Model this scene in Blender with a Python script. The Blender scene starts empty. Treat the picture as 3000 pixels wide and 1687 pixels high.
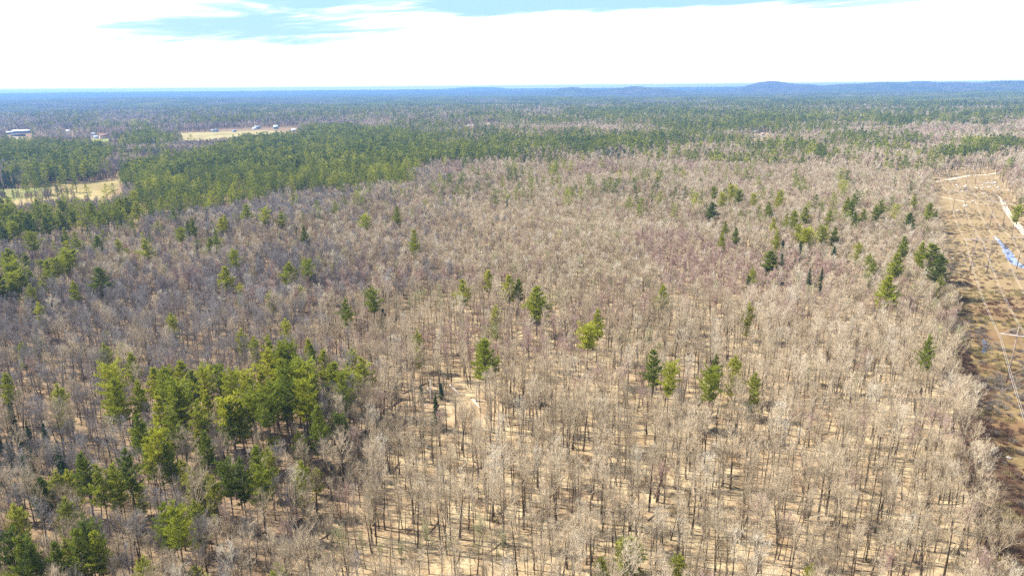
import bpy, math, random
import numpy as np
from mathutils import Matrix, Vector

R = math.radians
C = bpy.context.scene.collection
SC = bpy.context.scene
rng = np.random.default_rng(11)
random.seed(11)

# ------------------------------------------------------------------ camera
CAM_H = 105.0
PITCH, ROLL, FOC = 16.29, -0.48, 2001.0          # degrees, degrees, focal length in pixels of a 3000 px wide frame
cam_d = bpy.data.cameras.new("camera")
cam_d.sensor_width = 36.0
cam_d.lens = FOC / 3000 * 36
cam_d.clip_start = 1.0
cam_d.clip_end = 80000
cam = bpy.data.objects.new("camera", cam_d)
C.objects.link(cam)
RM = Matrix.Rotation(R(90 - PITCH), 3, 'X') @ Matrix.Rotation(R(ROLL), 3, 'Z')
M4 = RM.to_4x4(); M4.translation = (0, 0, CAM_H)
cam.matrix_world = M4
SC.camera = cam
RMn = np.array(RM)

def gp(x, y, z=0.0):
    """survey: where the sight line through photo point (x, y) meets height z"""
    d = RM @ Vector(((x - 1500) / FOC, -(y - 843.5) / FOC, -1))
    t = (z - CAM_H) / d.z
    return Vector((d.x * t, d.y * t, z))

K = 3000 / 2576.0
def gs(x, y, z=0.0): return gp(x * K, y * K, z)
def proj(P):
    """photo coordinates (in 2576 px frame) of an array of points"""
    L = (np.asarray(P) - np.array([0, 0, CAM_H])) @ RMn
    zz = np.maximum(-L[:, 2], 1e-3)
    return np.stack([(1500 + FOC * L[:, 0] / zz) / K, (843.5 - FOC * L[:, 1] / zz) / K, zz], 1)

# ------------------------------------------------------------------ sun, sky, exposure
SUN_EL = 46.0
sdir = Vector((-1.0, 0.22, 0)).normalized()
SUNV = Vector((sdir.x * math.cos(R(SUN_EL)), sdir.y * math.cos(R(SUN_EL)), math.sin(R(SUN_EL))))
sl = bpy.data.lights.new("sun", 'SUN'); sl.energy = 4.6; sl.angle = R(0.53); sl.color = (1.0, 0.95, 0.86)
so = bpy.data.objects.new("sun", sl); C.objects.link(so)
so.location = (0, 0, 140)
so.rotation_euler = SUNV.to_track_quat('Z', 'Y').to_euler()

W = bpy.data.worlds.new("World"); SC.world = W; W.use_nodes = True
nt = W.node_tree; nt.nodes.clear()
def N(t, tree=None, **kw):
    n = (tree or nt).nodes.new(t)
    for k, v in kw.items(): setattr(n, k, v)
    return n
out = N('ShaderNodeOutputWorld'); bg = N('ShaderNodeBackground'); bg.inputs[1].default_value = 0.10
sky = N('ShaderNodeTexSky', sky_type='NISHITA', sun_disc=False)
sky.sun_elevation = R(SUN_EL); sky.sun_rotation = math.atan2(sdir.x, sdir.y) % (2 * math.pi)
sky.air_density = 1.2; sky.dust_density = 0.6; sky.altitude = 100
tc = N('ShaderNodeTexCoord'); sep = N('ShaderNodeSeparateXYZ')
nt.links.new(tc.outputs['Generated'], sep.inputs[0])
def M(op, a, b=None, c=None, tree=None):
    t = tree or nt
    n = t.nodes.new('ShaderNodeMath'); n.operation = op
    for i, v in enumerate((a, b, c)):
        if v is None: continue
        if isinstance(v, (int, float)): n.inputs[i].default_value = v
        else: t.links.new(v, n.inputs[i])
    return n.outputs[0]
def MR(v, a, b, c=0.0, d=1.0, tree=None, smooth=True):
    t = tree or nt
    n = t.nodes.new('ShaderNodeMapRange')
    if smooth: n.interpolation_type = 'SMOOTHSTEP'
    t.links.new(v, n.inputs[0])
    for i, x in enumerate((a, b, c, d)): n.inputs[i + 1].default_value = x
    return n.outputs[0]
az = M('ARCTAN2', sep.outputs[0], sep.outputs[1])          # 0 = straight ahead, positive to the right
el = M('ARCSINE', sep.outputs[2])
comb = N('ShaderNodeCombineXYZ')
nt.links.new(M('MULTIPLY', az, 3.2), comb.inputs[0])
nt.links.new(M('ADD', M('MULTIPLY', el, 34.0), M('MULTIPLY', az, -2.0)), comb.inputs[1])
cn = N('ShaderNodeTexNoise'); cn.inputs['Scale'].default_value = 1.55; cn.inputs['Detail'].default_value = 7
cn.inputs['Roughness'].default_value = 0.62; cn.inputs['Distortion'].default_value = 0.5
nt.links.new(comb.outputs[0], cn.inputs['Vector'])
def bump(cx, wx, cy, wy, amp):
    a = M('DIVIDE', M('SUBTRACT', az, R(cx)), R(wx)); b = M('DIVIDE', M('SUBTRACT', el, R(cy)), R(wy))
    s = M('ADD', M('MULTIPLY', a, a), M('MULTIPLY', b, b))
    return M('MULTIPLY', M('POWER', 2.718, M('MULTIPLY', s, -1.0)), amp)
open_ = M('ADD', bump(-17, 11, 5.4, 2.3, 0.33), bump(0, 9, 6.6, 1.1, 0.30))
open_ = M('ADD', open_, bump(20, 20, 6.7, 1.0, 0.62))
open_ = M('ADD', open_, bump(-27, 10, 4.0, 1.6, 0.17))
cover = M('SUBTRACT', cn.outputs['Fac'], open_)
cloud = MR(cover, 0.08, 0.46)
high = MR(el, R(9), R(24), 1.0, 0.12)                       # thick bank near the horizon, thin cloud overhead
cloud = M('MULTIPLY', M('MULTIPLY', M('MULTIPLY', cloud, cloud), high), 1.0)
mixc = N('ShaderNodeMix', data_type='RGBA')
gap = N('ShaderNodeMix', data_type='RGBA')                  # thin veil in the gaps of the low bank
gap.inputs[0].default_value = 0.9
nt.links.new(sky.outputs[0], gap.inputs[6]); gap.inputs[7].default_value = (1.95, 3.3, 4.2, 1)
lowgap = N('ShaderNodeMix', data_type='RGBA')
nt.links.new(MR(el, R(12), R(22), 0.0, 1.0), lowgap.inputs[0])
nt.links.new(gap.outputs[2], lowgap.inputs[6]); nt.links.new(sky.outputs[0], lowgap.inputs[7])
nt.links.new(cloud, mixc.inputs[0]); nt.links.new(lowgap.outputs[2], mixc.inputs[6])
wh = N('ShaderNodeMix', data_type='RGBA'); nt.links.new(MR(el, R(0.5), R(14)), wh.inputs[0])
wh.inputs[6].default_value = (15, 15, 15, 1); wh.inputs[7].default_value = (8.8, 9.2, 9.6, 1)
nt.links.new(wh.outputs[2], mixc.inputs[7])
nt.links.new(mixc.outputs[2], bg.inputs[0]); nt.links.new(bg.outputs[0], out.inputs[0])

SC.view_settings.view_transform = 'Standard'; SC.view_settings.look = 'None'
SC.view_settings.exposure = 1.32; SC.view_settings.gamma = 1.0
SC.render.engine = 'CYCLES'
SC.cycles.max_bounces = 5; SC.cycles.diffuse_bounces = 2; SC.cycles.glossy_bounces = 2
SC.cycles.transmission_bounces = 2; SC.cycles.volume_bounces = 0; SC.cycles.transparent_max_bounces = 4
SC.cycles.use_denoising = False
SC.render.film_transparent = False

# ------------------------------------------------------------------ helpers
def tag(o, label=None, cat=None, group=None, kind=None):
    if label: o["label"] = label
    if cat: o["category"] = cat
    if group: o["group"] = group
    if kind: o["kind"] = kind
    return o
def mesh(name, V, F, mats=(), midx=None):
    me = bpy.data.meshes.new(name)
    V = np.asarray(V, dtype=np.float32)
    me.vertices.add(len(V)); me.vertices.foreach_set('co', V.ravel())
    tot = np.array([len(f) for f in F], dtype=np.int32)
    flat = np.concatenate([np.asarray(f, dtype=np.int32) for f in F]) if len(F) else np.zeros(0, np.int32)
    me.loops.add(len(flat)); me.loops.foreach_set('vertex_index', flat)
    me.polygons.add(len(F))
    me.polygons.foreach_set('loop_start', np.concatenate([[0], np.cumsum(tot)[:-1]]).astype(np.int32))
    me.polygons.foreach_set('loop_total', tot)
    for m in mats: me.materials.append(m)
    if midx is not None: me.polygons.foreach_set('material_index', np.asarray(midx, dtype=np.int32))
    me.update(calc_edges=True)
    return me
def obj(name, me, parent=None, loc=(0, 0, 0)):
    o = bpy.data.objects.new(name, me); C.objects.link(o); o.location = loc
    if parent: o.parent = parent
    return o
def thing(name, loc, label, cat, group=None, rz=0.0, sc=None):
    o = bpy.data.objects.new(name, None); C.objects.link(o); o.location = loc
    o.rotation_euler = (0, 0, rz); o.empty_display_size = 1
    if sc: o.scale = sc
    return tag(o, label, cat, group)
class MB:
    def __init__(s): s.V = []; s.F = []
    def add(s, V, F):
        n = len(s.V); s.V.extend([tuple(v) for v in V]); s.F.extend([tuple(i + n for i in f) for f in F])
    def box(s, x0, y0, z0, x1, y1, z1):
        s.add([(x0,y0,z0),(x1,y0,z0),(x1,y1,z0),(x0,y1,z0),(x0,y0,z1),(x1,y0,z1),(x1,y1,z1),(x0,y1,z1)],
              [(3,2,1,0),(4,5,6,7),(0,1,5,4),(1,2,6,5),(2,3,7,6),(3,0,4,7)])
    def tube(s, P, rad, n=6, cap=True):
        P = [Vector(p) for p in P]; base = len(s.V)
        for i, p in enumerate(P):
            t = (P[min(i + 1, len(P) - 1)] - P[max(i - 1, 0)]).normalized()
            a = t.orthogonal().normalized() if abs(t.z) > 0.98 else t.cross(Vector((0, 0, 1))).normalized()
            b = t.cross(a)
            r = rad[i] if hasattr(rad, '__len__') else rad
            for k in range(n):
                q = 2 * math.pi * k / n
                s.V.append(tuple(p + (a * math.cos(q) + b * math.sin(q)) * r))
        for i in range(len(P) - 1):
            for k in range(n):
                s.F.append((base + i*n + k, base + i*n + (k+1) % n, base + (i+1)*n + (k+1) % n, base + (i+1)*n + k))
        if cap:
            s.F.append(tuple(base + k for k in reversed(range(n))))
            s.F.append(tuple(base + (len(P)-1)*n + k for k in range(n)))
    def build(s, name, mat, parent=None, loc=(0, 0, 0)):
        return obj(name, mesh(name, s.V, s.F, [mat]), parent, loc)

# ------------------------------------------------------------------ materials
def mat(name, rough=0.9, spec=0.1):
    m = bpy.data.materials.new(name); m.use_nodes = True
    t = m.node_tree; b = t.nodes['Principled BSDF']
    b.inputs['Roughness'].default_value = rough; b.inputs['Specular IOR Level'].default_value = spec
    return m, t, b
def ramp(t, fac, stops):
    r = t.nodes.new('ShaderNodeValToRGB'); e = r.color_ramp.elements
    while len(e) < len(stops): e.new(0.5)
    for i, (p, c) in enumerate(stops): e[i].position = p; e[i].color = (*c, 1)
    t.links.new(fac, r.inputs[0]); return r.outputs[0]
def noise(t, scale, detail=3, rough=0.5, vec=None, dist=0.0):
    n = t.nodes.new('ShaderNodeTexNoise'); n.inputs['Scale'].default_value = scale
    n.inputs['Detail'].default_value = detail; n.inputs['Roughness'].default_value = rough
    n.inputs['Distortion'].default_value = dist
    if vec is not None: t.links.new(vec, n.inputs['Vector'])
    return n.outputs['Fac']
def mixc_(t, f, a, b, mode='MIX'):
    n = t.nodes.new('ShaderNodeMix'); n.data_type = 'RGBA'; n.blend_type = mode
    for i, v in ((0, f), (6, a), (7, b)):
        if isinstance(v, (int, float)): n.inputs[i].default_value = v
        elif isinstance(v, tuple): n.inputs[i].default_value = (*v, 1)
        else: t.links.new(v, n.inputs[i])
    return n.outputs[2]
def plant_mat(name, stops, patch=None, patch_amt=0.8, scale=0.012, rough=0.95, transl=0.0):
    """each plant takes one colour of its kind, by chance and by the patch of wood it grows in"""
    m, t, b = mat(name, rough, 0.06)
    oi = t.nodes.new('ShaderNodeObjectInfo')
    nz = noise(t, scale, 3, 0.6, oi.outputs['Location'])
    fac = M('ADD', M('MULTIPLY', oi.outputs['Random'], 0.62), M('MULTIPLY', MR(nz, 0.3, 0.7, tree=t), 0.38, tree=t), tree=t) if False else None
    a = M('MULTIPLY', oi.outputs['Random'], 0.62, tree=t); c = M('MULTIPLY', MR(nz, 0.3, 0.7, tree=t), 0.38, tree=t)
    col = ramp(t, M('ADD', a, c, tree=t), stops)
    if patch:
        nz2 = noise(t, scale * 0.9, 4, 0.7, oi.outputs['Location'], 1.0)
        col = mixc_(t, MR(nz2, 0.56, 0.70, 0, patch_amt, tree=t), col, patch)
    tcn = t.nodes.new('ShaderNodeTexCoord')
    n3 = noise(t, 1.7, 2, 0.5, tcn.outputs['Object'])
    col = mixc_(t, 1.0, col, ramp(t, n3, [(0.3, (0.72, 0.72, 0.72)), (0.7, (1.2, 1.2, 1.2))]), 'MULTIPLY')
    t.links.new(col, b.inputs['Base Color'])
    if transl:
        tr = t.nodes.new('ShaderNodeBsdfTranslucent'); t.links.new(col, tr.inputs[0])
        ms = t.nodes.new('ShaderNodeMixShader'); ms.inputs[0].default_value = transl
        o = t.nodes['Material Output']
        t.links.new(b.outputs[0], ms.inputs[1]); t.links.new(tr.outputs[0], ms.inputs[2]); t.links.new(ms.outputs[0], o.inputs[0])
    return m
M_TWIG_DARK = plant_mat('shade_grey_twigs', [(0.0, (0.17, 0.145, 0.13)), (0.4, (0.27, 0.235, 0.215)), (1, (0.42, 0.385, 0.36))], patch=(0.30, 0.19, 0.17), patch_amt=0.6)  # left wood's dimness put into the twig colour; also the mauve-grey far canopy
M_TRUNK = plant_mat('bark_trunk', [(0.0, (0.055, 0.04, 0.025)), (0.45, (0.10, 0.075, 0.05)), (0.8, (0.17, 0.13, 0.095)), (1, (0.34, 0.29, 0.24))])
M_TWIG = plant_mat('bark_twigs', [(0.0, (0.28, 0.215, 0.14)), (0.35, (0.45, 0.36, 0.24)), (0.7, (0.58, 0.47, 0.325)), (1, (0.67, 0.565, 0.42))], patch=(0.46, 0.345, 0.265), patch_amt=0.35)
M_TWIG_RED = plant_mat('budding_maple_twigs', [(0.0, (0.38, 0.24, 0.19)), (0.5, (0.46, 0.33, 0.265)), (1, (0.52, 0.40, 0.32))])
M_TWIG_GREEN = plant_mat('budding_green_twigs', [(0.0, (0.33, 0.31, 0.15)), (0.5, (0.40, 0.38, 0.20)), (1, (0.50, 0.47, 0.28))])
M_TWIG_PALE = plant_mat('pale_twigs', [(0.0, (0.53, 0.45, 0.33)), (0.5, (0.61, 0.53, 0.40)), (1, (0.68, 0.60, 0.48))])
M_PINE = plant_mat('pine_needles', [(0.0, (0.085, 0.12, 0.025)), (0.3, (0.19, 0.225, 0.03)), (0.65, (0.33, 0.345, 0.035)), (1, (0.48, 0.455, 0.045))], transl=0.35)
M_PINE_FAR = plant_mat('distant_pine_needles', [(0.0, (0.06, 0.095, 0.025)), (0.3, (0.14, 0.18, 0.03)), (0.65, (0.28, 0.30, 0.038)), (1, (0.46, 0.45, 0.05))], transl=0.25)  # deeper needle greens for the mid-distance and far pines
M_LIME = plant_mat('young_pine_needles', [(0.0, (0.24, 0.265, 0.05)), (0.5, (0.37, 0.37, 0.055)), (1, (0.48, 0.46, 0.07))], transl=0.35)
M_HEM = plant_mat('hemlock_needles', [(0.0, (0.035, 0.065, 0.03)), (0.6, (0.06, 0.10, 0.038)), (1, (0.09, 0.13, 0.045))], transl=0.15)
M_PINEBARK = plant_mat('pine_bark', [(0.0, (0.09, 0.07, 0.055)), (1, (0.17, 0.135, 0.11))])

# ------------------------------------------------------------------ terrain
HILLS = [(1160, 0.3, 22, 20500), (1215, 2.4, 38, 20500), (1440, 0.6, 50, 10500), (1600, 0.6, 95, 10000), (1928, 2.2, 50, 11800), (1985, 1.3, 95, 12300),
         (2170, 0.8, 80, 12600), (2300, 0.0, 80, 13000), (2420, 0.3, 110, 12800), (2570, 0.3, 90, 12000), (2720, 0.3, 100, 12000)]
def rise(r_):
    q_ = np.clip((r_ - 7500) / 14500, 0, 1); return 64 * q_ * q_ * (3 - 2 * q_)
def hterm():
    L = []
    for sx, k, w, D in HILLS:
        d = RM @ Vector(((sx * K - 1500) / FOC, -(218 * K - 843.5) / FOC, -1))
        L.append((math.atan2(d.x, d.y), w / 1718.0, D, 105 - 18 + D * k / 1718.0 - rise(D)))
    return L
HL = hterm()
def T(x, y):
    x = np.asarray(x, float); y = np.asarray(y, float)
    r = np.hypot(x, y); a = np.arctan2(x, y)
    f = np.clip((r - 1500) / 5000, 0, 1); f = f * f * (3 - 2 * f)
    z = f * (9 * np.sin(x / 1310 + 1.3) * np.sin(y / 1750 + 0.4) + 6 * np.sin(x / 610 + y / 900) + 7 * np.sin(y / 1120 + 2.0 + 0.6 * np.sin(x / 2000)))
    z = z * (1 - 0.6 * np.clip((r - 9000) / 9000, 0, 1)) + rise(r)
    for aa, w, D, h in HL:
        z = z + h * np.exp(-((a - aa) / w) ** 2) * np.exp(-((r - D) / (0.09 * D)) ** 2) * (1 + 0.10 * np.sin(a * 170 + D))
    return z
def build_ground():
    azs = np.concatenate([np.linspace(-180, -46, 30), np.linspace(-44, 44, 440), np.linspace(46, 180, 30)])
    rs = np.concatenate([[0.0, 40], np.geomspace(120, 24000, 150)])
    AZ, RR = np.meshgrid(np.radians(azs), rs)
    X = RR * np.sin(AZ); Y = RR * np.cos(AZ); Z = T(X, Y)
    V = np.stack([X, Y, Z], -1).reshape(-1, 3); n = len(azs); F = []
    for i in range(len(rs) - 1):
        for j in range(n - 1):
            a = i * n + j
            if i == 0: F.append((a, a + n + 1, a + n))
            else: F.append((a, a + 1, a + n + 1, a + n))
    me = mesh('ground', V, [tuple(reversed(f)) for f in F])
    me.polygons.foreach_set('use_smooth', [True] * len(F))
    m, t, b = mat('leaf_litter', 1.0, 0.0)
    geo = t.nodes.new('ShaderNodeNewGeometry'); P = geo.outputs['Position']
    big = noise(t, 0.018, 4, 0.6, P); mid = noise(t, 0.16, 5, 0.65, P); fine = noise(t, 1.3, 4, 0.7, P)
    c = ramp(t, mid, [(0.32, (0.19, 0.125, 0.065)), (0.43, (0.31, 0.22, 0.125)), (0.53, (0.405, 0.305, 0.175)), (0.66, (0.48, 0.38, 0.225))])
    c = mixc_(t, MR(big, 0.45, 0.7, 0, 0.5, tree=t), c, (0.36, 0.24, 0.15))
    sp = t.nodes.new('ShaderNodeSeparateXYZ'); t.links.new(P, sp.inputs[0])            # floor colour darkened at left, painting the deep shade among the trees
    left_shade = MR(M('ADD', M('MULTIPLY', sp.outputs[0], -1.0, tree=t), M('MULTIPLY', big, 90, tree=t), tree=t), 50, 120, 0, 0.62, tree=t)
    c = mixc_(t, left_shade, c, (0.17, 0.11, 0.07))
    c = mixc_(t, 1.0, c, ramp(t, fine, [(0.3, (0.5, 0.47, 0.44)), (0.48, (0.95, 0.95, 0.95)), (0.7, (1.2, 1.2, 1.2))]), 'MULTIPLY')
    ln = t.nodes.new('ShaderNodeVectorMath'); ln.operation = 'LENGTH'; t.links.new(P, ln.inputs[0])
    farw = ramp(t, noise(t, 0.0016, 5, 0.7, P), [(0.4, (0.075, 0.085, 0.05)), (0.58, (0.17, 0.13, 0.11))])
    c = mixc_(t, MR(ln.outputs['Value'], 1500, 4000, tree=t), c, farw)      # the far country is wooded
    t.links.new(c, b.inputs['Base Color'])
    me.materials.append(m)
    tag(obj('ground', me), kind='structure')
build_ground()

def poly_sheet(name, pts, z, m, kind='structure', label=None, cat=None):
    """flat sheet over a surveyed outline, edges made uneven"""
    import mathutils.geometry as mg
    pts = [Vector((p.x, p.y, 0)) for p in pts]
    P2 = []
    for i in range(len(pts)):
        a, b_ = pts[i], pts[(i + 1) % len(pts)]
        n = max(1, int((b_ - a).length / 12))
        for k in range(n):
            q = a.lerp(b_, k / n); j = min(7.0, (b_ - a).length * 0.07)
            P2.append(Vector((q.x + random.uniform(-j, j), q.y + random.uniform(-j, j), 0)))
    tri = mg.tessellate_polygon([P2])
    o = obj(name, mesh(name, [(p.x, p.y, z + float(T(p.x, p.y))) for p in P2], [tuple(f) for f in tri], [m]))
    if o.data.polygons[0].normal.z < 0: o.data.flip_normals()
    return tag(o, label, cat, kind=kind)
def ribbon(name, pts, widths, z, m, kind='structure'):
    pts = [Vector((p.x, p.y, 0)) for p in pts]; P = []; Wd = []
    for i in range(len(pts) - 1):
        n = max(2, int((pts[i + 1] - pts[i]).length / 4))
        for k in range(n): P.append(pts[i].lerp(pts[i + 1], k / n)); Wd.append(widths[i] * (1 - k / n) + widths[i + 1] * k / n)
    P.append(pts[-1]); Wd.append(widths[-1])
    P = [((P[max(i-2, 0)] + P[max(i-1, 0)] + p + P[min(i+1, len(P)-1)] + P[min(i+2, len(P)-1)]) / 5) for i, p in enumerate(P)]
    V = []; F = []
    for i, p in enumerate(P):
        t = (P[min(i + 1, len(P) - 1)] - P[max(i - 1, 0)]).normalized(); s = Vector((-t.y, t.x, 0))
        w = Wd[i] / 2
        V.append(tuple(p + s * w * random.uniform(0.75, 1.2) + Vector((0, 0, z)))); V.append(tuple(p - s * w * random.uniform(0.75, 1.2) + Vector((0, 0, z))))
        if i: F.append((2*i-2, 2*i-1, 2*i+1, 2*i))
    o = obj(name, mesh(name, V, F, [m]))
    if o.data.polygons[0].normal.z < 0: o.data.flip_normals()
    return tag(o, kind=kind)
def inpoly(px, py, poly):
    px = np.asarray(px); py = np.asarray(py); c = np.zeros(px.shape, bool); n = len(poly)
    for i in range(n):
        x1, y1 = poly[i]; x2, y2 = poly[(i + 1) % n]
        if y1 == y2: continue
        c ^= ((y1 > py) != (y2 > py)) & (px < (x2 - x1) * (py - y1) / (y2 - y1) + x1)
    return c

# power line clearing: left edge is the edge of the crowns, right edge the far side
L_edge = [(2765, 490), (2748, 512), (2738, 560), (2748, 620), (2762, 690), (2775, 740), (2795, 800), (2806, 870), (2812, 960), (2818, 1050), (2850, 1150), (2885, 1260), (2925, 1390), (2960, 1540), (2990, 1700), (3040, 1900)]
R_edge = [(3400, 1000), (3130, 780), (3010, 665), (2978, 615), (2955, 560), (2915, 512), (2925, 485)]
row_pts = [gp(x, y, 13) for x, y in L_edge[2:]] + [gp(x, y, 0) for x, y in R_edge]
row_pts = [gp(2735, 540, 3), gp(2745, 517, 0)] and ([gp(2905, 497, 0), gp(2790, 500, 0), gp(2722, 530, 0), gp(2738, 590, 6)] + [gp(x, y, 13) for x, y in L_edge[4:]] + [gp(x, y, 0) for x, y in R_edge[:-1]])
ROW = [(p.x, p.y) for p in row_pts]
m, t, b = mat('clearing_grass', 1.0, 0.0)
P = t.nodes.new('ShaderNodeNewGeometry').outputs['Position']
n1 = noise(t, 0.03, 5, 0.62, P, 0.6); n2 = noise(t, 0.22, 5, 0.7, P, 0.4); n3 = noise(t, 1.6, 4, 0.7, P); n4 = noise(t, 0.021, 3, 0.5, P)
c = ramp(t, n2, [(0.30, (0.12, 0.075, 0.04)), (0.45, (0.18, 0.125, 0.057)), (0.6, (0.255, 0.18, 0.082)), (0.72, (0.33, 0.245, 0.12))])
c = mixc_(t, MR(n1, 0.47, 0.60, 0, 0.75, tree=t), c, (0.18, 0.105, 0.055))
sp = t.nodes.new('ShaderNodeSeparateXYZ'); t.links.new(P, sp.inputs[0])
marsh = M('MULTIPLY', MR(M('ADD', sp.outputs[1], M('MULTIPLY', n1, 160, tree=t), tree=t), 375, 470, tree=t), MR(n4, 0.3, 0.55, 0.45, 1.0, tree=t), tree=t)
c = mixc_(t, M('MULTIPLY', marsh, 0.62, tree=t), c, (0.32, 0.24, 0.135))
c = mixc_(t, 1.0, c, ramp(t, n3, [(0.25, (0.6, 0.6, 0.6)), (0.5, (1, 1, 1)), (0.75, (1.15, 1.15, 1.15))]), 'MULTIPLY')
t.links.new(c, b.inputs['Base Color'])
poly_sheet('power_line_clearing', row_pts, 0.03, m)
m_st, t, b = mat('edge_shade_strip', 1.0, 0.0)  # dark sheet painting the shadow of the tree edge onto the clearing
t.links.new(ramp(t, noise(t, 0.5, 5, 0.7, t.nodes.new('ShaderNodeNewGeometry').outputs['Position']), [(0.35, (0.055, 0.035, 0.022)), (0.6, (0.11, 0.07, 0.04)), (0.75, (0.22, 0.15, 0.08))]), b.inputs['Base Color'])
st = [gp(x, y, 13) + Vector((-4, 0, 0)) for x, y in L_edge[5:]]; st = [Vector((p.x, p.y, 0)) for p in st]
poly_sheet('edge_shade_strip', st + [p + Vector((5 + 17 * (0.6 + 0.4 * math.sin(i * 2.1)) * min(1, 0.25 + i * 0.12), -2, 0)) for i, p in reversed(list(enumerate(st)))], 0.05, m_st)
m_dirt, t, b = mat('pale_dirt', 1.0, 0.0)
c = ramp(t, noise(t, 0.6, 4, 0.6, t.nodes.new('ShaderNodeNewGeometry').outputs['Position']), [(0.3, (0.52, 0.42, 0.29)), (0.7, (0.68, 0.57, 0.42))])
t.links.new(c, b.inputs['Base Color'])
ribbon('dirt_track', [gp(x, y) for x, y in [(3060, 755), (3000, 682), (2972, 648), (2950, 616), (2938, 592), (2925, 575)]], [4.5, 4.5, 4.2, 4, 3.0, 1.2], 0.07, m_dirt)
ribbon('footpath', [gp(x, y) for x, y in [(2728, 535), (2765, 529), (2800, 522), (2850, 513), (2890, 513), (2920, 508), (2938, 502)]], [2.5, 4.0, 4.5, 3, 4.5, 4, 2.5], 0.07, m_dirt)
ribbon('grass_path', [gp(x, y) for x, y in [(2735, 573), (2775, 580), (2830, 592), (2880, 598), (2920, 602)]], [1.5, 2.0, 1.8, 2, 1.5], 0.065, m_dirt)
m_wat, t, b = mat('open_water', 0.08, 0.6)
b.inputs['Base Color'].default_value = (0.05, 0.11, 0.28, 1)
bp = t.nodes.new('ShaderNodeBump'); bp.inputs['Strength'].default_value = 0.12; bp.inputs['Distance'].default_value = 0.1
t.links.new(noise(t, 1.5, 3, 0.6, t.nodes.new('ShaderNodeNewGeometry').outputs['Position']), bp.inputs['Height']); t.links.new(bp.outputs[0], b.inputs['Normal'])
def w_m(px, dist_y):  # width in metres of px pixels at row dist_y
    p = gp(2900, dist_y); return px * (p - Vector((0, 0, CAM_H))).length / FOC
ribbon('stream', [gp(x, y) for x, y in [(2913, 690), (2922, 702), (2932, 715), (2944, 724), (2950, 740), (2963, 755), (2966, 768), (2985, 776), (3010, 790), (3050, 800)]],
       [w_m(a, 730) for a in (3, 8, 11, 13, 17, 18, 20, 20, 15, 12)], 0.10, m_wat)
ribbon('pond', [gp(x, y) for x, y in [(2880, 993), (2884, 1003), (2890, 1013), (2886, 1024), (2880, 1038)]], [w_m(a, 1010) for a in (5, 8, 9, 8, 7)], 0.10, m_wat)
for k, (x0, y0, x1, y1, w) in enumerate([(2742, 714, 2768, 719, 3), (2785, 755, 2796, 758, 5), (2819, 762, 2829, 768, 4), (2868, 775, 2900, 781, 4), (2745, 722, 2755, 722, 3)]):
    ribbon('puddle', [gp(x0, y0), gp((x0 + x1) / 2, (y0 + y1) / 2 + 0.6), gp(x1, y1)], [w_m(w, y0) * 0.5, w_m(w, y0), w_m(w, y0) * 0.5], 0.09, m_wat)

# open fields
def field_mat(name, c1, c2):
    m, t, b = mat(name, 1.0, 0.0)
    P = t.nodes.new('ShaderNodeNewGeometry').outputs['Position']
    c = ramp(t, noise(t, 0.035, 5, 0.65, P), [(0.35, c1), (0.65, c2)])
    c = mixc_(t, MR(noise(t, 0.012, 3, 0.6, P), 0.5, 0.62, 0, 0.5, tree=t), c, tuple(v * 0.62 for v in c1))
    t.links.new(c, b.inputs['Base Color']); return m
m_hay = field_mat('hay_field', (0.27, 0.215, 0.09), (0.36, 0.28, 0.14)); m_past = field_mat('pasture', (0.21, 0.225, 0.07), (0.28, 0.265, 0.10))
FIELD1 = [(-60, 478), (60, 474), (118, 470), (128, 462), (180, 464), (230, 459), (306, 451), (310, 460), (292, 474), (262, 490), (215, 484), (150, 480), (110, 488), (60, 493), (-60, 499)]
FIELD2 = [(440, 337), (460, 334.5), (520, 333), (600, 330.5), (660, 328.5), (720, 332), (690, 338), (640, 340), (585, 340), (540, 346), (470, 348), (448, 343)]
FIELD3 = [(895, 322), (1165, 311), (1290, 308), (1270, 315), (1180, 319), (1160, 321)]
FIELD3 = [(1155, 321), (1175, 314), (1225, 310), (1275, 308), (1270, 312), (1215, 316), (1180, 320)]
FIELD4 = [(1846, 342.5), (1870, 342), (1926, 341.5), (1922, 344.5), (1860, 345)]
FIELD5 = [(30, 344), (60, 345), (75, 352), (110, 357), (95, 358), (60, 354), (34, 349)]
FIELD6 = [(206, 350.5), (240, 349.5), (300, 349.5), (320, 351), (290, 355), (255, 355.5), (235, 353)]
FIELD7 = [(2380, 334), (2400, 333), (2450, 335), (2420, 338)]
FIELDS = [FIELD1, FIELD2, FIELD3, FIELD4, FIELD5, FIELD6]
VIEWS = [[(15, 334), (40, 331), (80, 331), (80, 344), (15, 347)], [(160, 330), (185, 330), (185, 338), (160, 338)], [(226, 340), (275, 342), (275, 352), (226, 352)],
         [(1850, 340), (1935, 334), (1935, 345), (1850, 345)], [(534, 326), (560, 326), (750, 320), (750, 336), (534, 338)], [(372, 232), (432, 232), (432, 238), (372, 238)]]
def grow(pl, dn):   # let the field run on towards the camera behind the crowns that hide its near edge
    cy = sum(p[1] for p in pl) / len(pl); return [gs(x, y + (dn if y > cy else 0)) for x, y in pl]
poly_sheet('hay_field', grow(FIELD1, 24), 0.08, m_hay)
poly_sheet('pasture_field', [gs(-60, 482), gs(60, 474), gs(118, 470), gs(126, 480), gs(90, 498), gs(-60, 508)], 0.14, m_past)
poly_sheet('roadside_meadow', grow(FIELD2, 6), 0.10, field_mat('dry_meadow', (0.27, 0.23, 0.10), (0.36, 0.30, 0.155)))
poly_sheet('bog_meadow', grow(FIELD3, 3), 0.10, field_mat('bog_grass', (0.36, 0.28, 0.2), (0.44, 0.36, 0.27)))
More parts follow.
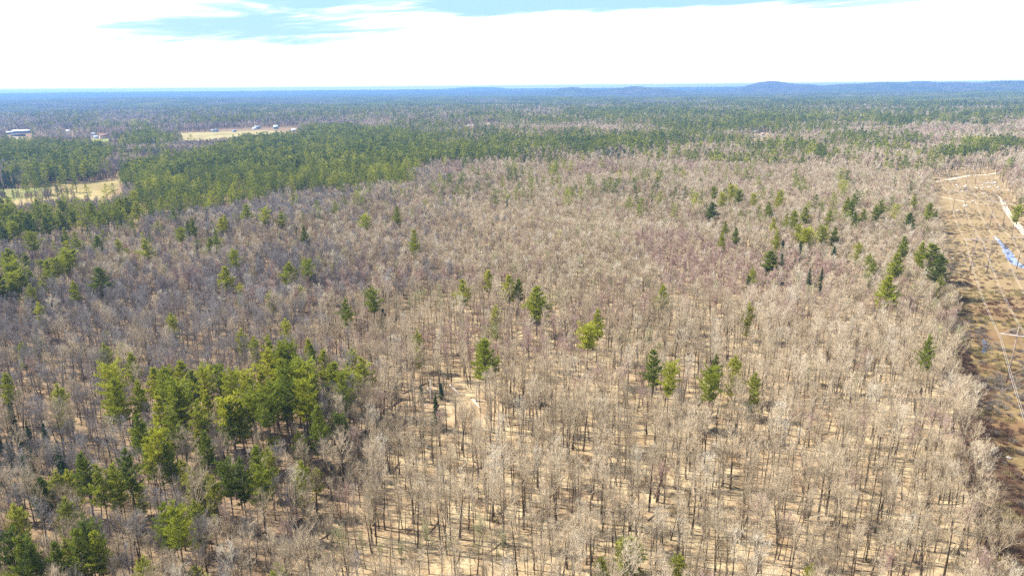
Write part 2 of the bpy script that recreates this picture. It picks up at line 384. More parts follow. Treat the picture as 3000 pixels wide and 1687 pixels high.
poly_sheet('farm_yard', grow(FIELD4, 3), 0.10, field_mat('yard', (0.22, 0.18, 0.13), (0.30, 0.26, 0.20)))
poly_sheet('depot_yard', grow(FIELD5, 4), 0.10, field_mat('depot_gravel', (0.26, 0.22, 0.16), (0.36, 0.32, 0.26)))
poly_sheet('farm_meadow', grow(FIELD6, 4), 0.10, m_past)
m_road, t, b = mat('pale_asphalt', 0.9, 0.1)  # pale asphalt, lightly mottled
t.links.new(ramp(t, noise(t, 0.2, 3, 0.6, t.nodes.new('ShaderNodeNewGeometry').outputs['Position']), [(0.3, (0.34, 0.31, 0.28)), (0.7, (0.42, 0.39, 0.35))]), b.inputs['Base Color'])
ribbon('road', [gs(x, y) for x, y in [(430, 334.5), (480, 334), (540, 333), (600, 331.0), (660, 328.5), (705, 327.5), (760, 326)]], [7] * 7, 0.22, m_road)

# ------------------------------------------------------------------ tree builders
def unit(v): return v / (np.linalg.norm(v) + 1e-9)
class TB:
    """collects stems (3-5 sided tapering tubes) and twigs (thin blades)"""
    def __init__(s): s.V = []; s.F = []; s.n = 0
    def tube(s, P, Rr, n):
        P = np.asarray(P); base = s.n; ang = 2 * np.pi * np.arange(n) / n
        for i in range(len(P)):
            t = unit(P[min(i + 1, len(P) - 1)] - P[max(i - 1, 0)])
            a = unit(np.cross(t, [0.31, 0.95, 0.05])); b_ = np.cross(t, a)
            s.V.append(P[i] + Rr[i] * (np.cos(ang)[:, None] * a + np.sin(ang)[:, None] * b_))
        s.n += n * len(P)
        for i in range(len(P) - 1):
            for k in range(n):
                s.F.append((base + i*n + k, base + i*n + (k+1) % n, base + (i+1)*n + (k+1) % n, base + (i+1)*n + k))
    def blades(s, P0, P1, w, flat=0.0):
        D = P1 - P0; S = np.cross(D, rng.normal(size=D.shape) * (1 - flat) + np.array([-0.25, 0.05, 1.0]) * flat * 1.6); S /= np.linalg.norm(S, axis=1)[:, None] + 1e-9
        w = np.asarray(w)[:, None] if np.ndim(w) else w
        V = np.stack([P0 - S * w, P0 + S * w, P1], 1).reshape(-1, 3)
        b_ = s.n + 3 * np.arange(len(P0)); s.V.append(V); s.n += len(V)
        s.F.extend(zip(b_, b_ + 1, b_ + 2))
    def mesh(s, name, m): return mesh(name, np.concatenate(s.V), s.F, [m])
def wander(p, d, L, n, up, jit):
    P = [np.array(p, float)]; d = unit(np.array(d, float))
    for i in range(n):
        d = unit(d + np.array([0, 0, up]) / n + rng.normal(size=3) * jit)
        P.append(P[-1] + d * L / n)
    return np.array(P)
def bare(name, h=18., base=0.45, spread=3.4, limbs=11, twigs=2400, tw=0.0135, tl=0.75, r0=0.16, lean=0.4, lod=0, m_tw=None, fork=False):
    """leafless hardwood: returns (trunk mesh, crown mesh)"""
    tr = TB(); cr = TB()
    top = np.array([rng.normal() * lean, rng.normal() * lean, h * 0.93])
    n = 7; zs = np.linspace(0, 1, n + 1)
    wob = np.cumsum(rng.normal(size=(n + 1, 2)) * 0.10 * h / 18, 0); wob[0] = 0
    TP = np.stack([top[0] * zs + wob[:, 0], top[1] * zs + wob[:, 1], zs * h * 0.93], 1); TP[0, 2] = -0.3
    TR = 1.2 * r0 * (1 - zs) ** 0.75 + 0.02; TR[0] *= 1.25
    tr.tube(TP, TR * (1.6 if lod == 2 else 1), 5 if lod == 0 else 3)
    pts = []                                                   # twig-bearing wood
    for i in range(limbs):
        f = base + (0.97 - base) * ((i + rng.random()) / limbs) ** 0.9
        k = f * n; j = min(int(k), n - 1); p = TP[j] + (TP[j + 1] - TP[j]) * (k - j)
        az_ = i * 2.4 + rng.normal() * 0.5
        u = (f - base) / (1 - base)
        Lr = spread * (1.15 - 0.75 * u) * rng.uniform(0.75, 1.25)
        sl_ = rng.uniform(0.9, 2.0) + 0.9 * u
        d = np.array([math.cos(az_), math.sin(az_), sl_])
        LP = wander(p, d, Lr * math.sqrt(1 + sl_ * sl_) * 0.78, 4, 0.30, 0.14)
        rl = r0 * 0.42 * (1.1 - 0.6 * u)
        (cr if lod else cr).tube(LP, rl * np.array([1, .8, .6, .4, .15]) * (1.0 if lod == 0 else 1.3), 3)
        pts.append((LP, 1.0))
        for q in range((5, 3, 0)[lod]):
            g = rng.uniform(0.25, 0.98) * 4; jj = min(int(g), 3); p2 = LP[jj] + (LP[jj + 1] - LP[jj]) * (g - jj)
            d2 = unit(LP[jj + 1] - LP[jj]) + rng.normal(size=3) * 0.75 + np.array([0, 0, 0.25])
            SP = wander(p2, d2, Lr * rng.uniform(0.35, 0.7), 3, 0.3, 0.2)
            cr.tube(SP, rl * 0.42 * np.array([1, .75, .5, .15]), 3)
            pts.append((SP, 1.0))
    pts.append((TP[5:], 0.8))
    Ws = np.array([w * np.linalg.norm(p[-1] - p[0]) for p, w in pts]); Ws /= Ws.sum()
    idx = rng.choice(len(pts), size=twigs, p=Ws); P0 = []; D0 = []
    for i in idx:
        LP = pts[i][0]; g = rng.uniform(0.15, 1.0) ** 0.8 * (len(LP) - 1); j = min(int(g), len(LP) - 2)
        P0.append(LP[j] + (LP[j + 1] - LP[j]) * (g - j)); D0.append(unit(LP[j + 1] - LP[j]))
    P0 = np.array(P0); D0 = np.array(D0)
    D = D0 * 0.9 + rng.normal(size=P0.shape) * 0.52 + np.array([0, 0, 0.7]); D /= np.linalg.norm(D, axis=1)[:, None]
    Lt = tl * rng.uniform(0.5, 1.5, size=(twigs, 1))
    n1 = twigs // 3                                            # a third leave the wood, the rest fork off these
    cr.blades(P0[:n1], P0[:n1] + D[:n1] * Lt[:n1] * 1.3, tw * 1.5)
    par = rng.integers(0, n1, twigs - n1); s_ = rng.uniform(0.25, 1.0, (twigs - n1, 1))
    Q0 = P0[par] + D[par] * Lt[par] * 1.3 * s_
    DD = D[par] * 0.9 + rng.normal(size=Q0.shape) * 0.45 + np.array([0, 0, 0.2]); DD /= np.linalg.norm(DD, axis=1)[:, None]
    cr.blades(Q0, Q0 + DD * Lt[n1:] * 0.9, tw)
    return tr.mesh(name + '_trunk', M_TRUNK), cr.mesh(name + '_crown', m_tw or M_TWIG)
def conifer(name, h=23., base=0.35, width=3.6, whorls=15, per=6, dens=1.0, tuft=0.46, m_n=None, shape='pine', lod=0, ragged=0.25):
    tr = TB(); cr = TB(); m_n = m_n or (M_LIME if shape == 'round' and dens < 1 else M_PINE)
    wob = np.cumsum(rng.normal(size=(7, 2)) * 0.08, 0); wob[0] = 0
    zs = np.linspace(0, 1, 7); TP = np.stack([wob[:, 0], wob[:, 1], zs * h * 0.98], 1); TP[0, 2] = -0.3
    tr.tube(TP, (0.30 if shape != 'small' else 0.15) * (h / 23) * (1 - zs) ** 0.8 + 0.03, 5 if lod == 0 else 3)
    P0 = []; P1 = []
    if shape != 'hemlock' and lod == 0:                        # dead lower stubs
        for i in range(14):
            f = rng.uniform(base * 0.4, base); a = rng.uniform(0, 6.28); L = rng.uniform(0.5, 1.8)
            q = np.array([0, 0, f * h]); tr.tube([q, q + L * np.array([math.cos(a), math.sin(a), 0.05])], [0.035, 0.01], 3)
    for i in range(whorls):
        u = (i + rng.uniform(-0.2, 0.2)) / (whorls - 0.5); u = min(max(u, 0), 1)
        z = h * (base + (0.97 - base) * u)
        if shape == 'pine': prof = (1 - u) ** 0.75 * (0.60 + 0.40 * min(1, u * 3.2)) + 0.06
        elif shape == 'round': prof = math.sqrt(max(0, 1 - (u * 1.1 - 0.25) ** 2)) * (1 - u ** 4 * 0.7)
        elif shape == 'flat': prof = (0.45 + 0.55 * math.sin(math.pi * (0.15 + 0.75 * u))) * (1.0 if u < 0.85 else 0.6)
        else: prof = (1 - u) ** 0.9 + 0.05
        nb = max(3, int(per * (0.6 + 0.4 * (1 - u)) + rng.integers(0, 2)))
        for k in range(nb):
            L = width * prof * rng.uniform(1 - ragged * 1.6, 1 + ragged)
            if rng.random() < ragged * 0.45: L *= 0.35
            a = 2 * math.pi * k / nb + i * 1.1 + rng.normal() * 0.25
            upw = {'hemlock': -0.12}.get(shape, 0.10) + 0.55 * u ** 1.5 + rng.normal() * 0.07
            n_ = 4; p = np.array([0, 0, z + rng.normal() * 0.25])
            BP = wander(p, [math.cos(a), math.sin(a), upw], L, n_, 0.30 if shape != 'hemlock' else -0.2, 0.07)
            if lod == 0: cr_b = tr; cr_b.tube(BP[:4], np.array([.05, .035, .025, .01]) * h / 23, 3)
            nt_ = int(max(4, (34 if lod == 0 else (9 if lod == 1 else 5)) * dens * (0.35 + L / width)))
            g = rng.uniform(0.12 if shape != 'pine' else 0.25, 1.03, nt_) * n_; j = np.minimum(g.astype(int), n_ - 1)
            q = BP[j] + (BP[j + 1] - BP[j]) * (g - j)[:, None]
            side = unit(np.cross(BP[-1] - BP[0], [0, 0, 1]))
            off = rng.normal(size=nt_) * 0.17 * L * (1.15 - g / n_ * 0.6)
            q = q + off[:, None] * side + rng.normal(size=(nt_, 3)) * [0.05, 0.05, 0.10]
            dirn = unit(BP[-1] - BP[0]); dd = dirn * 0.65 + np.sign(off)[:, None] * side * 0.6 + rng.normal(size=(nt_, 3)) * 0.45 + [0, 0, 0.38 if shape != 'hemlock' else -0.1]
            dd /= np.linalg.norm(dd, axis=1)[:, None]
            P0.append(q - dd * 0.1); P1.append(q + dd * (tuft * 2.0) * rng.uniform(0.6, 1.3, (nt_, 1)))
    P0 = np.concatenate(P0); P1 = np.concatenate(P1)
    wd = tuft * (0.30 if lod == 0 else (0.52 if lod == 1 else 0.75))
    cr.blades(P0, P1, wd, 0.6); cr.blades(P0, P0 * 0.35 + P1 * 0.65 + rng.normal(size=P0.shape) * tuft * 0.4, wd * 0.9, 0.6)
    return tr.mesh(name + '_trunk', M_PINEBARK), cr.mesh(name + '_crown', m_n)

# near kinds: (height, trunk, crown, words)
BN = []
def addb(words, **kw):
    t_, c_ = bare('bare', **kw); BN.append((kw['h'], t_, c_, words))
addb('slender grey-brown', h=18, base=0.52, spread=2.6, limbs=10, twigs=1333, r0=0.17)
addb('slender grey-brown', h=19, base=0.58, spread=2.4, limbs=9, twigs=1185, r0=0.18)
addb('straight narrow-crowned', h=17, base=0.50, spread=2.1, limbs=10, twigs=1037, r0=0.14)
addb('straight narrow-crowned', h=20, base=0.62, spread=2.3, limbs=8, twigs=1037, r0=0.19)
addb('broad spreading', h=18.5, base=0.38, spread=4.3, limbs=14, twigs=2964, r0=0.26, tl=0.85)
addb('broad spreading', h=17.5, base=0.33, spread=4.8, limbs=15, twigs=3112, r0=0.28, tl=0.85, lean=0.8)
addb('leaning crooked', h=17, base=0.45, spread=3.2, limbs=11, twigs=1482, r0=0.18, lean=2.0)
addb('pale fine-twigged', h=17.5, base=0.40, spread=3.4, limbs=12, twigs=2223, r0=0.17, m_tw=M_TWIG_PALE)
addb('reddish budding', h=15.5, base=0.40, spread=2.7, limbs=11, twigs=1926, r0=0.14, m_tw=M_TWIG_RED)
addb('green-tinged budding', h=15, base=0.35, spread=2.9, limbs=11, twigs=1926, r0=0.14, m_tw=M_TWIG_GREEN)
addb('dusky grey', h=18, base=0.42, spread=3.4, limbs=12, twigs=2223, r0=0.17, m_tw=M_TWIG_DARK)
addb('dusky grey', h=17, base=0.46, spread=3.0, limbs=11, twigs=1778, r0=0.15, m_tw=M_TWIG_DARK)
addb('thin understorey', h=9.5, base=0.30, spread=1.7, limbs=9, twigs=444, r0=0.075, tl=0.55)
addb('thin understorey', h=11.5, base=0.42, spread=1.5, limbs=8, twigs=444, r0=0.085, tl=0.55)
BM = [bare('bare_mid', h=18, base=b_, spread=s_, limbs=9, twigs=int(n_ * 1.9), tw=0.026, tl=1.0, r0=0.16, lod=1, m_tw=mm)
      for b_, s_, n_, mm in [(0.50, 2.7, 520, None), (0.55, 2.5, 460, None), (0.42, 3.8, 820, None), (0.36, 4.2, 950, None), (0.48, 3.0, 600, M_TWIG_PALE), (0.45, 2.9, 640, M_TWIG_RED), (0.42, 3.0, 600, M_TWIG_GREEN), (0.40, 3.3, 700, M_TWIG_DARK), (0.44, 3.0, 600, M_TWIG_DARK)]]
BF = [bare('bare_far', h=18, base=b_, spread=s_, limbs=6, twigs=int(n_ * 1.8), tw=0.088, tl=1.5, r0=0.17, lod=2, m_tw=mm)
      for b_, s_, n_, mm in [(0.42, 3.2, 150, None), (0.38, 3.8, 190, None), (0.42, 3.4, 160, M_TWIG_PALE), (0.40, 3.3, 170, M_TWIG_RED), (0.40, 3.5, 180, M_TWIG_DARK)]]
CN = []
def crown_r(me):
    v = np.empty(len(me.vertices) * 3, np.float32); me.vertices.foreach_get('co', v); v = v.reshape(-1, 3)
    return float(np.percentile(np.hypot(v[:, 0], v[:, 1]), 95))
def addc(words, **kw):
    t_, c_ = conifer('pine', **kw); CN.append((kw['h'], crown_r(c_), t_, c_, words, kw.get('shape', 'pine')))
addc('pointed', h=21, base=0.42, width=4.9, whorls=14, dens=1.25)
addc('ragged layered', h=22, base=0.44, width=5.2, whorls=12, ragged=0.40, dens=1.25)
addc('ragged layered', h=22, base=0.52, width=4.6, whorls=10, ragged=0.38, shape='flat', dens=1.25)
addc('full broad', h=21, base=0.34, width=5.6, whorls=15, per=7, shape='pine', dens=1.25)
addc('high-crowned', h=24, base=0.62, width=4.6, whorls=9, shape='flat', dens=1.3)
addc('pointed', h=19, base=0.42, width=4.0, whorls=12, dens=1.25)
addc('rounded', h=18, base=0.20, width=4.6, whorls=14, per=8, shape='round', ragged=0.12)
addc('dark narrow', h=17, base=0.10, width=2.7, whorls=20, per=7, shape='hemlock', m_n=M_HEM, tuft=0.30, dens=1.1)
addc('feathery', h=15, base=0.15, width=3.4, whorls=13, per=6, shape='round', dens=0.85, ragged=0.35)
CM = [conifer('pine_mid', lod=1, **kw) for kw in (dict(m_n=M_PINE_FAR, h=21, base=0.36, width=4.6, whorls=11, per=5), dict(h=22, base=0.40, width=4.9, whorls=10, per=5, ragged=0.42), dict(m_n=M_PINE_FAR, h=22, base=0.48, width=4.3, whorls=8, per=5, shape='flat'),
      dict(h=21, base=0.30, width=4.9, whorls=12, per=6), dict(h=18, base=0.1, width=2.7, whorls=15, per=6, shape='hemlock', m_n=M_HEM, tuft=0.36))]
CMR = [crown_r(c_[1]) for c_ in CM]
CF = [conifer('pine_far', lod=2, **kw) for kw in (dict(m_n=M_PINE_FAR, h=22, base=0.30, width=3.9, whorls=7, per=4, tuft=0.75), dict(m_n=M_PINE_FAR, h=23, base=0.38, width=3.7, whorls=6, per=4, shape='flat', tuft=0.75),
      dict(h=18, base=0.1, width=3.0, whorls=8, per=4, shape='hemlock', m_n=M_HEM, tuft=0.65))]

# ------------------------------------------------------------------ scatter (only for what nobody could count)
def scatter(name, P, rz, sc, idx, pairs, label, cat):
    """one object: the far wood as one mass, tree shapes stood on its points"""
    col = bpy.data.collections.new(name + '_shapes')
    for i, pr in enumerate(pairs):
        pr = [q for q in pr if q is not None]
        Vs = []; Fs = []; mi = []; n = 0; ms = []
        for q in pr:
            v = np.empty(len(q.vertices) * 3, np.float32); q.vertices.foreach_get('co', v); v = v.reshape(-1, 3)
            ls = [tuple(np.array(p.vertices) + n) for p in q.polygons]
            Vs.append(v); Fs += ls; mi += [len(ms)] * len(ls); ms.append(q.materials[0]); n += len(v)
        o = bpy.data.objects.new('%s_%02d' % (name, i), mesh(name, np.concatenate(Vs), Fs, ms, mi)); col.objects.link(o)
    me = bpy.data.meshes.new(name); me.vertices.add(len(P)); me.vertices.foreach_set('co', np.asarray(P, np.float32).ravel())
    a = me.attributes.new('rz', 'FLOAT_VECTOR', 'POINT'); a.data.foreach_set('vector', np.asarray(rz, np.float32).ravel())
    a = me.attributes.new('sc', 'FLOAT_VECTOR', 'POINT'); a.data.foreach_set('vector', np.asarray(sc, np.float32).ravel())
    a = me.attributes.new('pick', 'INT', 'POINT'); a.data.foreach_set('value', np.asarray(idx, np.int32))
    ob = tag(obj(name, me), label, cat, kind='stuff')
    g = bpy.data.node_groups.new(name, 'GeometryNodeTree')
    g.interface.new_socket('Geometry', in_out='INPUT', socket_type='NodeSocketGeometry')
    g.interface.new_socket('Geometry', in_out='OUTPUT', socket_type='NodeSocketGeometry')
    gi = g.nodes.new('NodeGroupInput'); go = g.nodes.new('NodeGroupOutput')
    ci = g.nodes.new('GeometryNodeCollectionInfo'); ci.inputs['Collection'].default_value = col
    ci.inputs['Separate Children'].default_value = True; ci.inputs['Reset Children'].default_value = True
    ip = g.nodes.new('GeometryNodeInstanceOnPoints'); ip.inputs['Pick Instance'].default_value = True
    g.links.new(gi.outputs[0], ip.inputs['Points']); g.links.new(ci.outputs[0], ip.inputs['Instance'])
    for nm, dt, sock in (('pick', 'INT', 'Instance Index'), ('rz', 'FLOAT_VECTOR', 'Rotation'), ('sc', 'FLOAT_VECTOR', 'Scale')):
        na = g.nodes.new('GeometryNodeInputNamedAttribute'); na.data_type = dt; na.inputs['Name'].default_value = nm
        g.links.new(na.outputs['Attribute'], ip.inputs[sock])
    g.links.new(ip.outputs[0], go.inputs[0])
    md = ob.modifiers.new(name, 'NODES'); md.node_group = g
    return ob

def vnoise(x, y, s, seed):
    """smooth value noise, 0..1"""
    g = np.random.default_rng(seed).random((256, 256)); x = x / s + 57.3; y = y / s + 91.7
    xi = np.floor(x).astype(int); yi = np.floor(y).astype(int); fx = x - xi; fy = y - yi
    fx = fx * fx * (3 - 2 * fx); fy = fy * fy * (3 - 2 * fy)
    G = lambda a, b: g[a % 256, b % 256]
    return (G(xi, yi) * (1 - fx) + G(xi + 1, yi) * fx) * (1 - fy) + (G(xi, yi + 1) * (1 - fx) + G(xi + 1, yi + 1) * fx) * fy

# stands of evergreens, surveyed from the photograph (2576 px frame, crown level)
STANDS = [
 ([(1300, 225), (2050, 235), (2000, 275), (1500, 280), (1300, 262)], .27, 0), ([(0, 226), (700, 222), (1200, 222), (1200, 240), (600, 250), (0, 262)], .26, 0),
 ([(0, 262), (900, 245), (1300, 262), (1200, 300), (800, 312), (400, 285), (0, 300)], .18, 0),
 ([(0, 345), (70, 352), (250, 357), (310, 372), (250, 395), (150, 400), (0, 410)], .60, 0), ([(290, 322), (430, 320), (440, 352), (300, 352)], .75, 0),
 ([(1000, 300), (1300, 285), (1500, 272), (1850, 280), (2000, 300), (1860, 345), (1800, 362), (1600, 385), (1400, 378), (1300, 372), (1150, 395), (1050, 345)], .42, 0),
 ([(1850, 268), (2100, 262), (2300, 258), (2576, 250), (2640, 300), (2200, 306), (1900, 312)], .34, 0), ([(2240, 240), (2640, 238), (2640, 262), (2300, 268)], .7, 0),
 ([(1860, 288), (2060, 290), (2090, 325), (1980, 335), (1870, 320)], .6, 0), ([(2030, 308), (2290, 300), (2285, 372), (2160, 378), (2090, 345)], .52, 0),
 ([(2310, 358), (2400, 352), (2530, 340), (2560, 352), (2500, 368), (2440, 380), (2330, 380)], .75, 0), ([(1990, 352), (2100, 345), (2110, 385), (2060, 382)], .6, 0),
 ([(1700, 345), (2000, 350), (2050, 395), (1700, 405), (1560, 395)], .20, 0), ([(1440, 380), (1560, 374), (1590, 412), (1470, 415)], .75, 1),
 ([(1090, 345), (1440, 340), (1500, 390), (1300, 400), (1130, 435)], .34, 0), ([(1090, 330), (1290, 345), (1270, 395), (1170, 440), (1080, 440)], .5, 0),
 ([(0, 405), (30, 400), (70, 440), (0, 448)], .6, 0), ([(84, 402), (240, 400), (300, 425), (306, 450), (250, 458), (90, 462)], .97, 0), ([(-60, 440), (60, 432), (80, 470), (-60, 478)], .95, 1),
 ([(-60, 512), (60, 510), (120, 505), (160, 503), (260, 508), (290, 488), (312, 455), (310, 432), (420, 405), (480, 392), (560, 360), (690, 335), (800, 318), (900, 312), (1000, 322), (1100, 345), (1120, 395), (1110, 432), (1060, 442), (880, 448), (720, 462), (650, 478), (560, 500), (480, 530), (380, 548), (250, 553), (120, 572), (-60, 590)], .93, 0),
 ([(380, 530), (500, 515), (560, 540), (470, 555), (400, 552)], .4, 1), ([(620, 470), (1000, 445), (1100, 470), (900, 500), (650, 500)], .10, 0),
 ([(-60, 590), (250, 560), (600, 520), (900, 500), (900, 560), (600, 600), (330, 660), (-60, 730)], .07, 0),
 ([(-60, 660), (140, 650), (170, 700), (100, 725), (-60, 720)], .30, 0),
 ([(1960, 560), (2130, 560), (2140, 605), (1990, 600)], .22, 0), ([(1860, 600), (2130, 620), (2120, 690), (1880, 690)], .06, 1),
 ([(-60, 1010), (60, 1000), (240, 1050), (250, 1130), (120, 1160), (-60, 1180)], .42, 1), ([(1700, 440), (2330, 440), (2300, 620), (1800, 560)], .045, 0), ([(1050, 400), (1700, 400), (1700, 500), (1050, 520)], .05, 0), ([(240, 1060), (860, 1060), (620, 1330), (300, 1449), (-60, 1449), (-60, 1200)], .055, 2), ([(260, 930), (420, 895), (690, 880), (780, 900), (800, 1040), (700, 1090), (400, 1080), (260, 1060)], .24, 0), ([(300, 1060), (760, 1060), (700, 1160), (300, 1150)], .14, 2), ([(800, 900), (950, 900), (960, 1010), (800, 1040)], .2, 0), ([(-60, 730), (900, 560), (900, 850), (-60, 1000)], .02, 2),
 ([(960, 960), (1000, 930), (1120, 950), (1100, 1000), (990, 1010)], .10, 1), ([(2180, 380), (2576, 375), (2640, 400), (2380, 410), (2180, 400)], .07, 0),
]
def conifer_prob(P):
    q = proj(P); px, py = q[:, 0], q[:, 1]
    wob = vnoise(P[:, 0], P[:, 1], 150, 15) - .5; wob2 = vnoise(P[:, 0], P[:, 1], 110, 16) - .5
    px = px + wob * np.where(py < 600, 110, 20); py = py + wob2 * np.where(py < 600, 14, 10)
    p = np.zeros(len(P)); hem = np.zeros(len(P), bool); yg = np.zeros(len(P), bool); conifer_prob.yg = yg
    r = np.hypot(P[:, 0], P[:, 1])
    nz = vnoise(P[:, 0], P[:, 1], 170, 3) * .5 + vnoise(P[:, 0], P[:, 1], 60, 4) * .3 + vnoise(P[:, 0], P[:, 1], 700, 5) * .3
    far = r > 900
    p[far] = np.clip((nz[far] - 0.64) * 3.2, 0, 0.6) + 0.035
    for poly, pr, h in STANDS:
        i = inpoly(px, py, poly)
        if pr >= 0.9: v = np.full(i.sum(), pr)
        elif pr < 0.12: v = np.full(i.sum(), pr)
        else: v = np.clip(pr * (1 + (nz[i] - 0.53) * 4.5), 0.02, 0.97)
        p[i] = v; hem[i] = h == 1; yg[i] = h == 2
    p[(r > 1500) & (p < 0.9)] *= 0.66
    return p, hem
def candidates(r0, r1, s, jit=0.5, half=45):
    n = int(2 * r1 / s) + 2
    gx = (np.arange(n) - n / 2) * s; gy = np.arange(int(r1 / s) + 2) * s
    X, Y = np.meshgrid(gx, gy); X = X + rng.uniform(-jit, jit, X.shape) * s; Y = Y + rng.uniform(-jit, jit, Y.shape) * s
    X = X.ravel(); Y = Y.ravel(); r = np.hypot(X, Y); a = np.degrees(np.abs(np.arctan2(X, Y)))
    k = (r >= r0) & (r < r1) & (a < half) & (Y > 70)
    return X[k], Y[k]
def open_ground(X, Y, hh=17.0):
    """True where no tree stands: the fields, the clearing, the power line"""
    z = T(X, Y); bad = inpoly(X, Y, ROW)
    for poly in FIELDS + VIEWS:
        for f in (0.0, 0.5, 1.0):
            q = proj(np.stack([X, Y, z + hh * f], 1)); bad |= inpoly(q[:, 0], q[:, 1], poly)
    return bad
GLADE = [(1000, 1035), (1060, 1015), (1130, 992), (1170, 985), (1215, 1000), (1200, 1050), (1130, 1075), (1050, 1065)]

# ---- surveyed pines: (crop, x, top y, width, kind, height)
OR = {1: (0, 171.7), 2: (858.7, 171.7), 3: (1717.3, 171.7), 4: (0, 601.1), 5: (858.7, 601.1), 6: (1717.3, 601.1), 7: (0, 967.7), 8: (1288, 967.7)}
S5 = "232,375,120,2 310,525,80,7 912,300,110,1 1110,225,75,5 1265,270,105,0 1335,290,60,5 1475,355,165,3 1165,500,65,8 1935,525,120,1 1865,645,140,4 2430,345,95,0 2360,825,140,1 2485,935,120,2 1080,750,175,3 25,445,110,1 75,820,60,8 145,885,160,1 572,690,45,8 0,1010,130,1 410,1080,140,7 600,1105,110,7 750,1085,110,7"
S4 = "735,210,150,3 1690,205,110,0 2175,175,120,0 2315,155,100,2 1085,0,110,1 545,310,60,5 490,10,100,1 550,70,60,5 475,80,70,1 1285,560,75,8 1760,80,60,8 395,240,80,8 220,340,70,8 300,310,70,8 150,245,70,5 50,200,90,0 15,90,50,5 100,110,80,8 285,480,50,8 780,790,70,8 975,845,60,5 850,1045,170,3 1030,1065,120,0 1150,955,110,5 1240,965,110,0 1350,905,110,5 1440,985,110,0 1530,970,100,2 1660,945,140,1 1740,990,110,4 1185,1180,110,0 1330,1120,170,3 1280,1260,110,1 1480,1200,130,1 1550,1150,90,5 1660,1190,80,5 1720,1235,110,1 1030,1315,100,0 1910,735,90,8 2015,720,110,1 2120,775,90,4 2180,785,80,4 2110,835,120,1 2110,900,140,0 2060,980,150,1 2160,940,140,4 2250,980,140,4 1880,1040,90,1 1960,980,80,5 2030,1080,150,4 2160,1080,160,4 2280,1060,120,4 1890,1145,150,4 1800,1200,80,1 1980,1170,130,4 2320,740,70,5 2345,790,90,0 2435,820,80,5 2480,945,80,8 2150,600,50,8 1815,680,60,8 2390,1250,150,3 430,1095,80,8 30,1000,80,5 60,1230,80,7"
S7 = "1100,380,130,1 1160,330,100,4 1250,440,140,0 935,465,110,1 1535,345,110,0 1925,455,160,3 2010,480,70,8 1700,575,100,2 1800,545,110,1 1940,590,130,1 1600,690,80,8 600,505,130,0 500,640,90,8 720,590,100,1 840,590,140,0 305,705,160,6 410,650,100,8 1430,625,130,8 1520,640,100,8 110,720,60,7 1225,880,140,1 1310,920,110,4 100,900,120,8 40,1090,100,2 130,1130,130,1 200,1150,100,1 400,1180,140,0 560,1080,150,1 640,1040,150,2 700,1090,120,1 480,1160,100,8 1070,1300,130,8 2265,580,80,8 2365,150,110,0 2250,350,100,8 1460,870,80,8 480,850,90,8 2090,1350,60,8"
S8 = "890,1150,200,8 680,1300,120,8 1260,1280,130,8 2260,1350,50,8"
S6 = "670,80,100,5 760,0,60,7 895,15,70,7 1150,50,70,7 1335,25,70,8 1415,110,50,8 1625,105,100,0 1815,20,70,0 1890,35,180,3 1955,120,130,3 1565,275,140,3 1955,285,70,8 1870,720,115,1 255,870,110,1 220,960,120,2 400,880,110,8 550,1010,100,8 530,215,50,8 505,480,50,8 1445,160,40,8"
S3 = "870,825,65,0 1200,755,90,2 1245,770,40,2 1500,710,40,0 1650,760,60,8 1730,850,60,2 805,620,55,1 565,620,50,0 445,655,50,2 520,700,60,2 410,700,50,1 420,730,60,0 475,745,60,1 600,705,50,8 650,700,60,8 180,725,45,0 275,715,50,1 335,735,30,5 330,795,50,0 935,690,30,8 240,895,50,4 610,880,55,1 680,910,50,2 745,920,60,2 720,950,50,1 20,885,50,0 70,905,60,2 150,905,60,1 105,930,90,3 325,910,60,4 375,880,70,4 430,920,80,4 300,940,60,2 540,945,55,4 225,1010,125,3 660,1040,60,0 580,1040,60,5 510,1070,90,8 440,1065,60,8 370,1050,50,8 1015,950,90,0 1145,930,90,1 1325,920,80,2 1295,945,60,0 1250,970,60,0 1395,915,50,8 1505,990,100,1 1755,940,60,1 1875,1015,100,3 1920,1060,60,7 1115,1065,70,0 1040,1095,50,7 1305,1080,60,0 1370,1060,90,1 1205,1060,40,8 325,1150,55,0 405,1200,60,0 300,1240,60,0 790,1090,60,1 690,1130,60,0 855,1140,60,8 880,1180,70,2 930,1210,70,2 970,1170,60,8 1065,1190,90,2 1020,1210,50,8 1155,1195,70,0 1205,1205,70,7 715,1225,50,0 1680,1265,75,0 1850,1185,60,8 2560,970,120,3 2530,1040,80,2 2545,770,30,0 1365,550,40,6 1435,550,40,7 1540,540,50,0 1705,570,60,0"
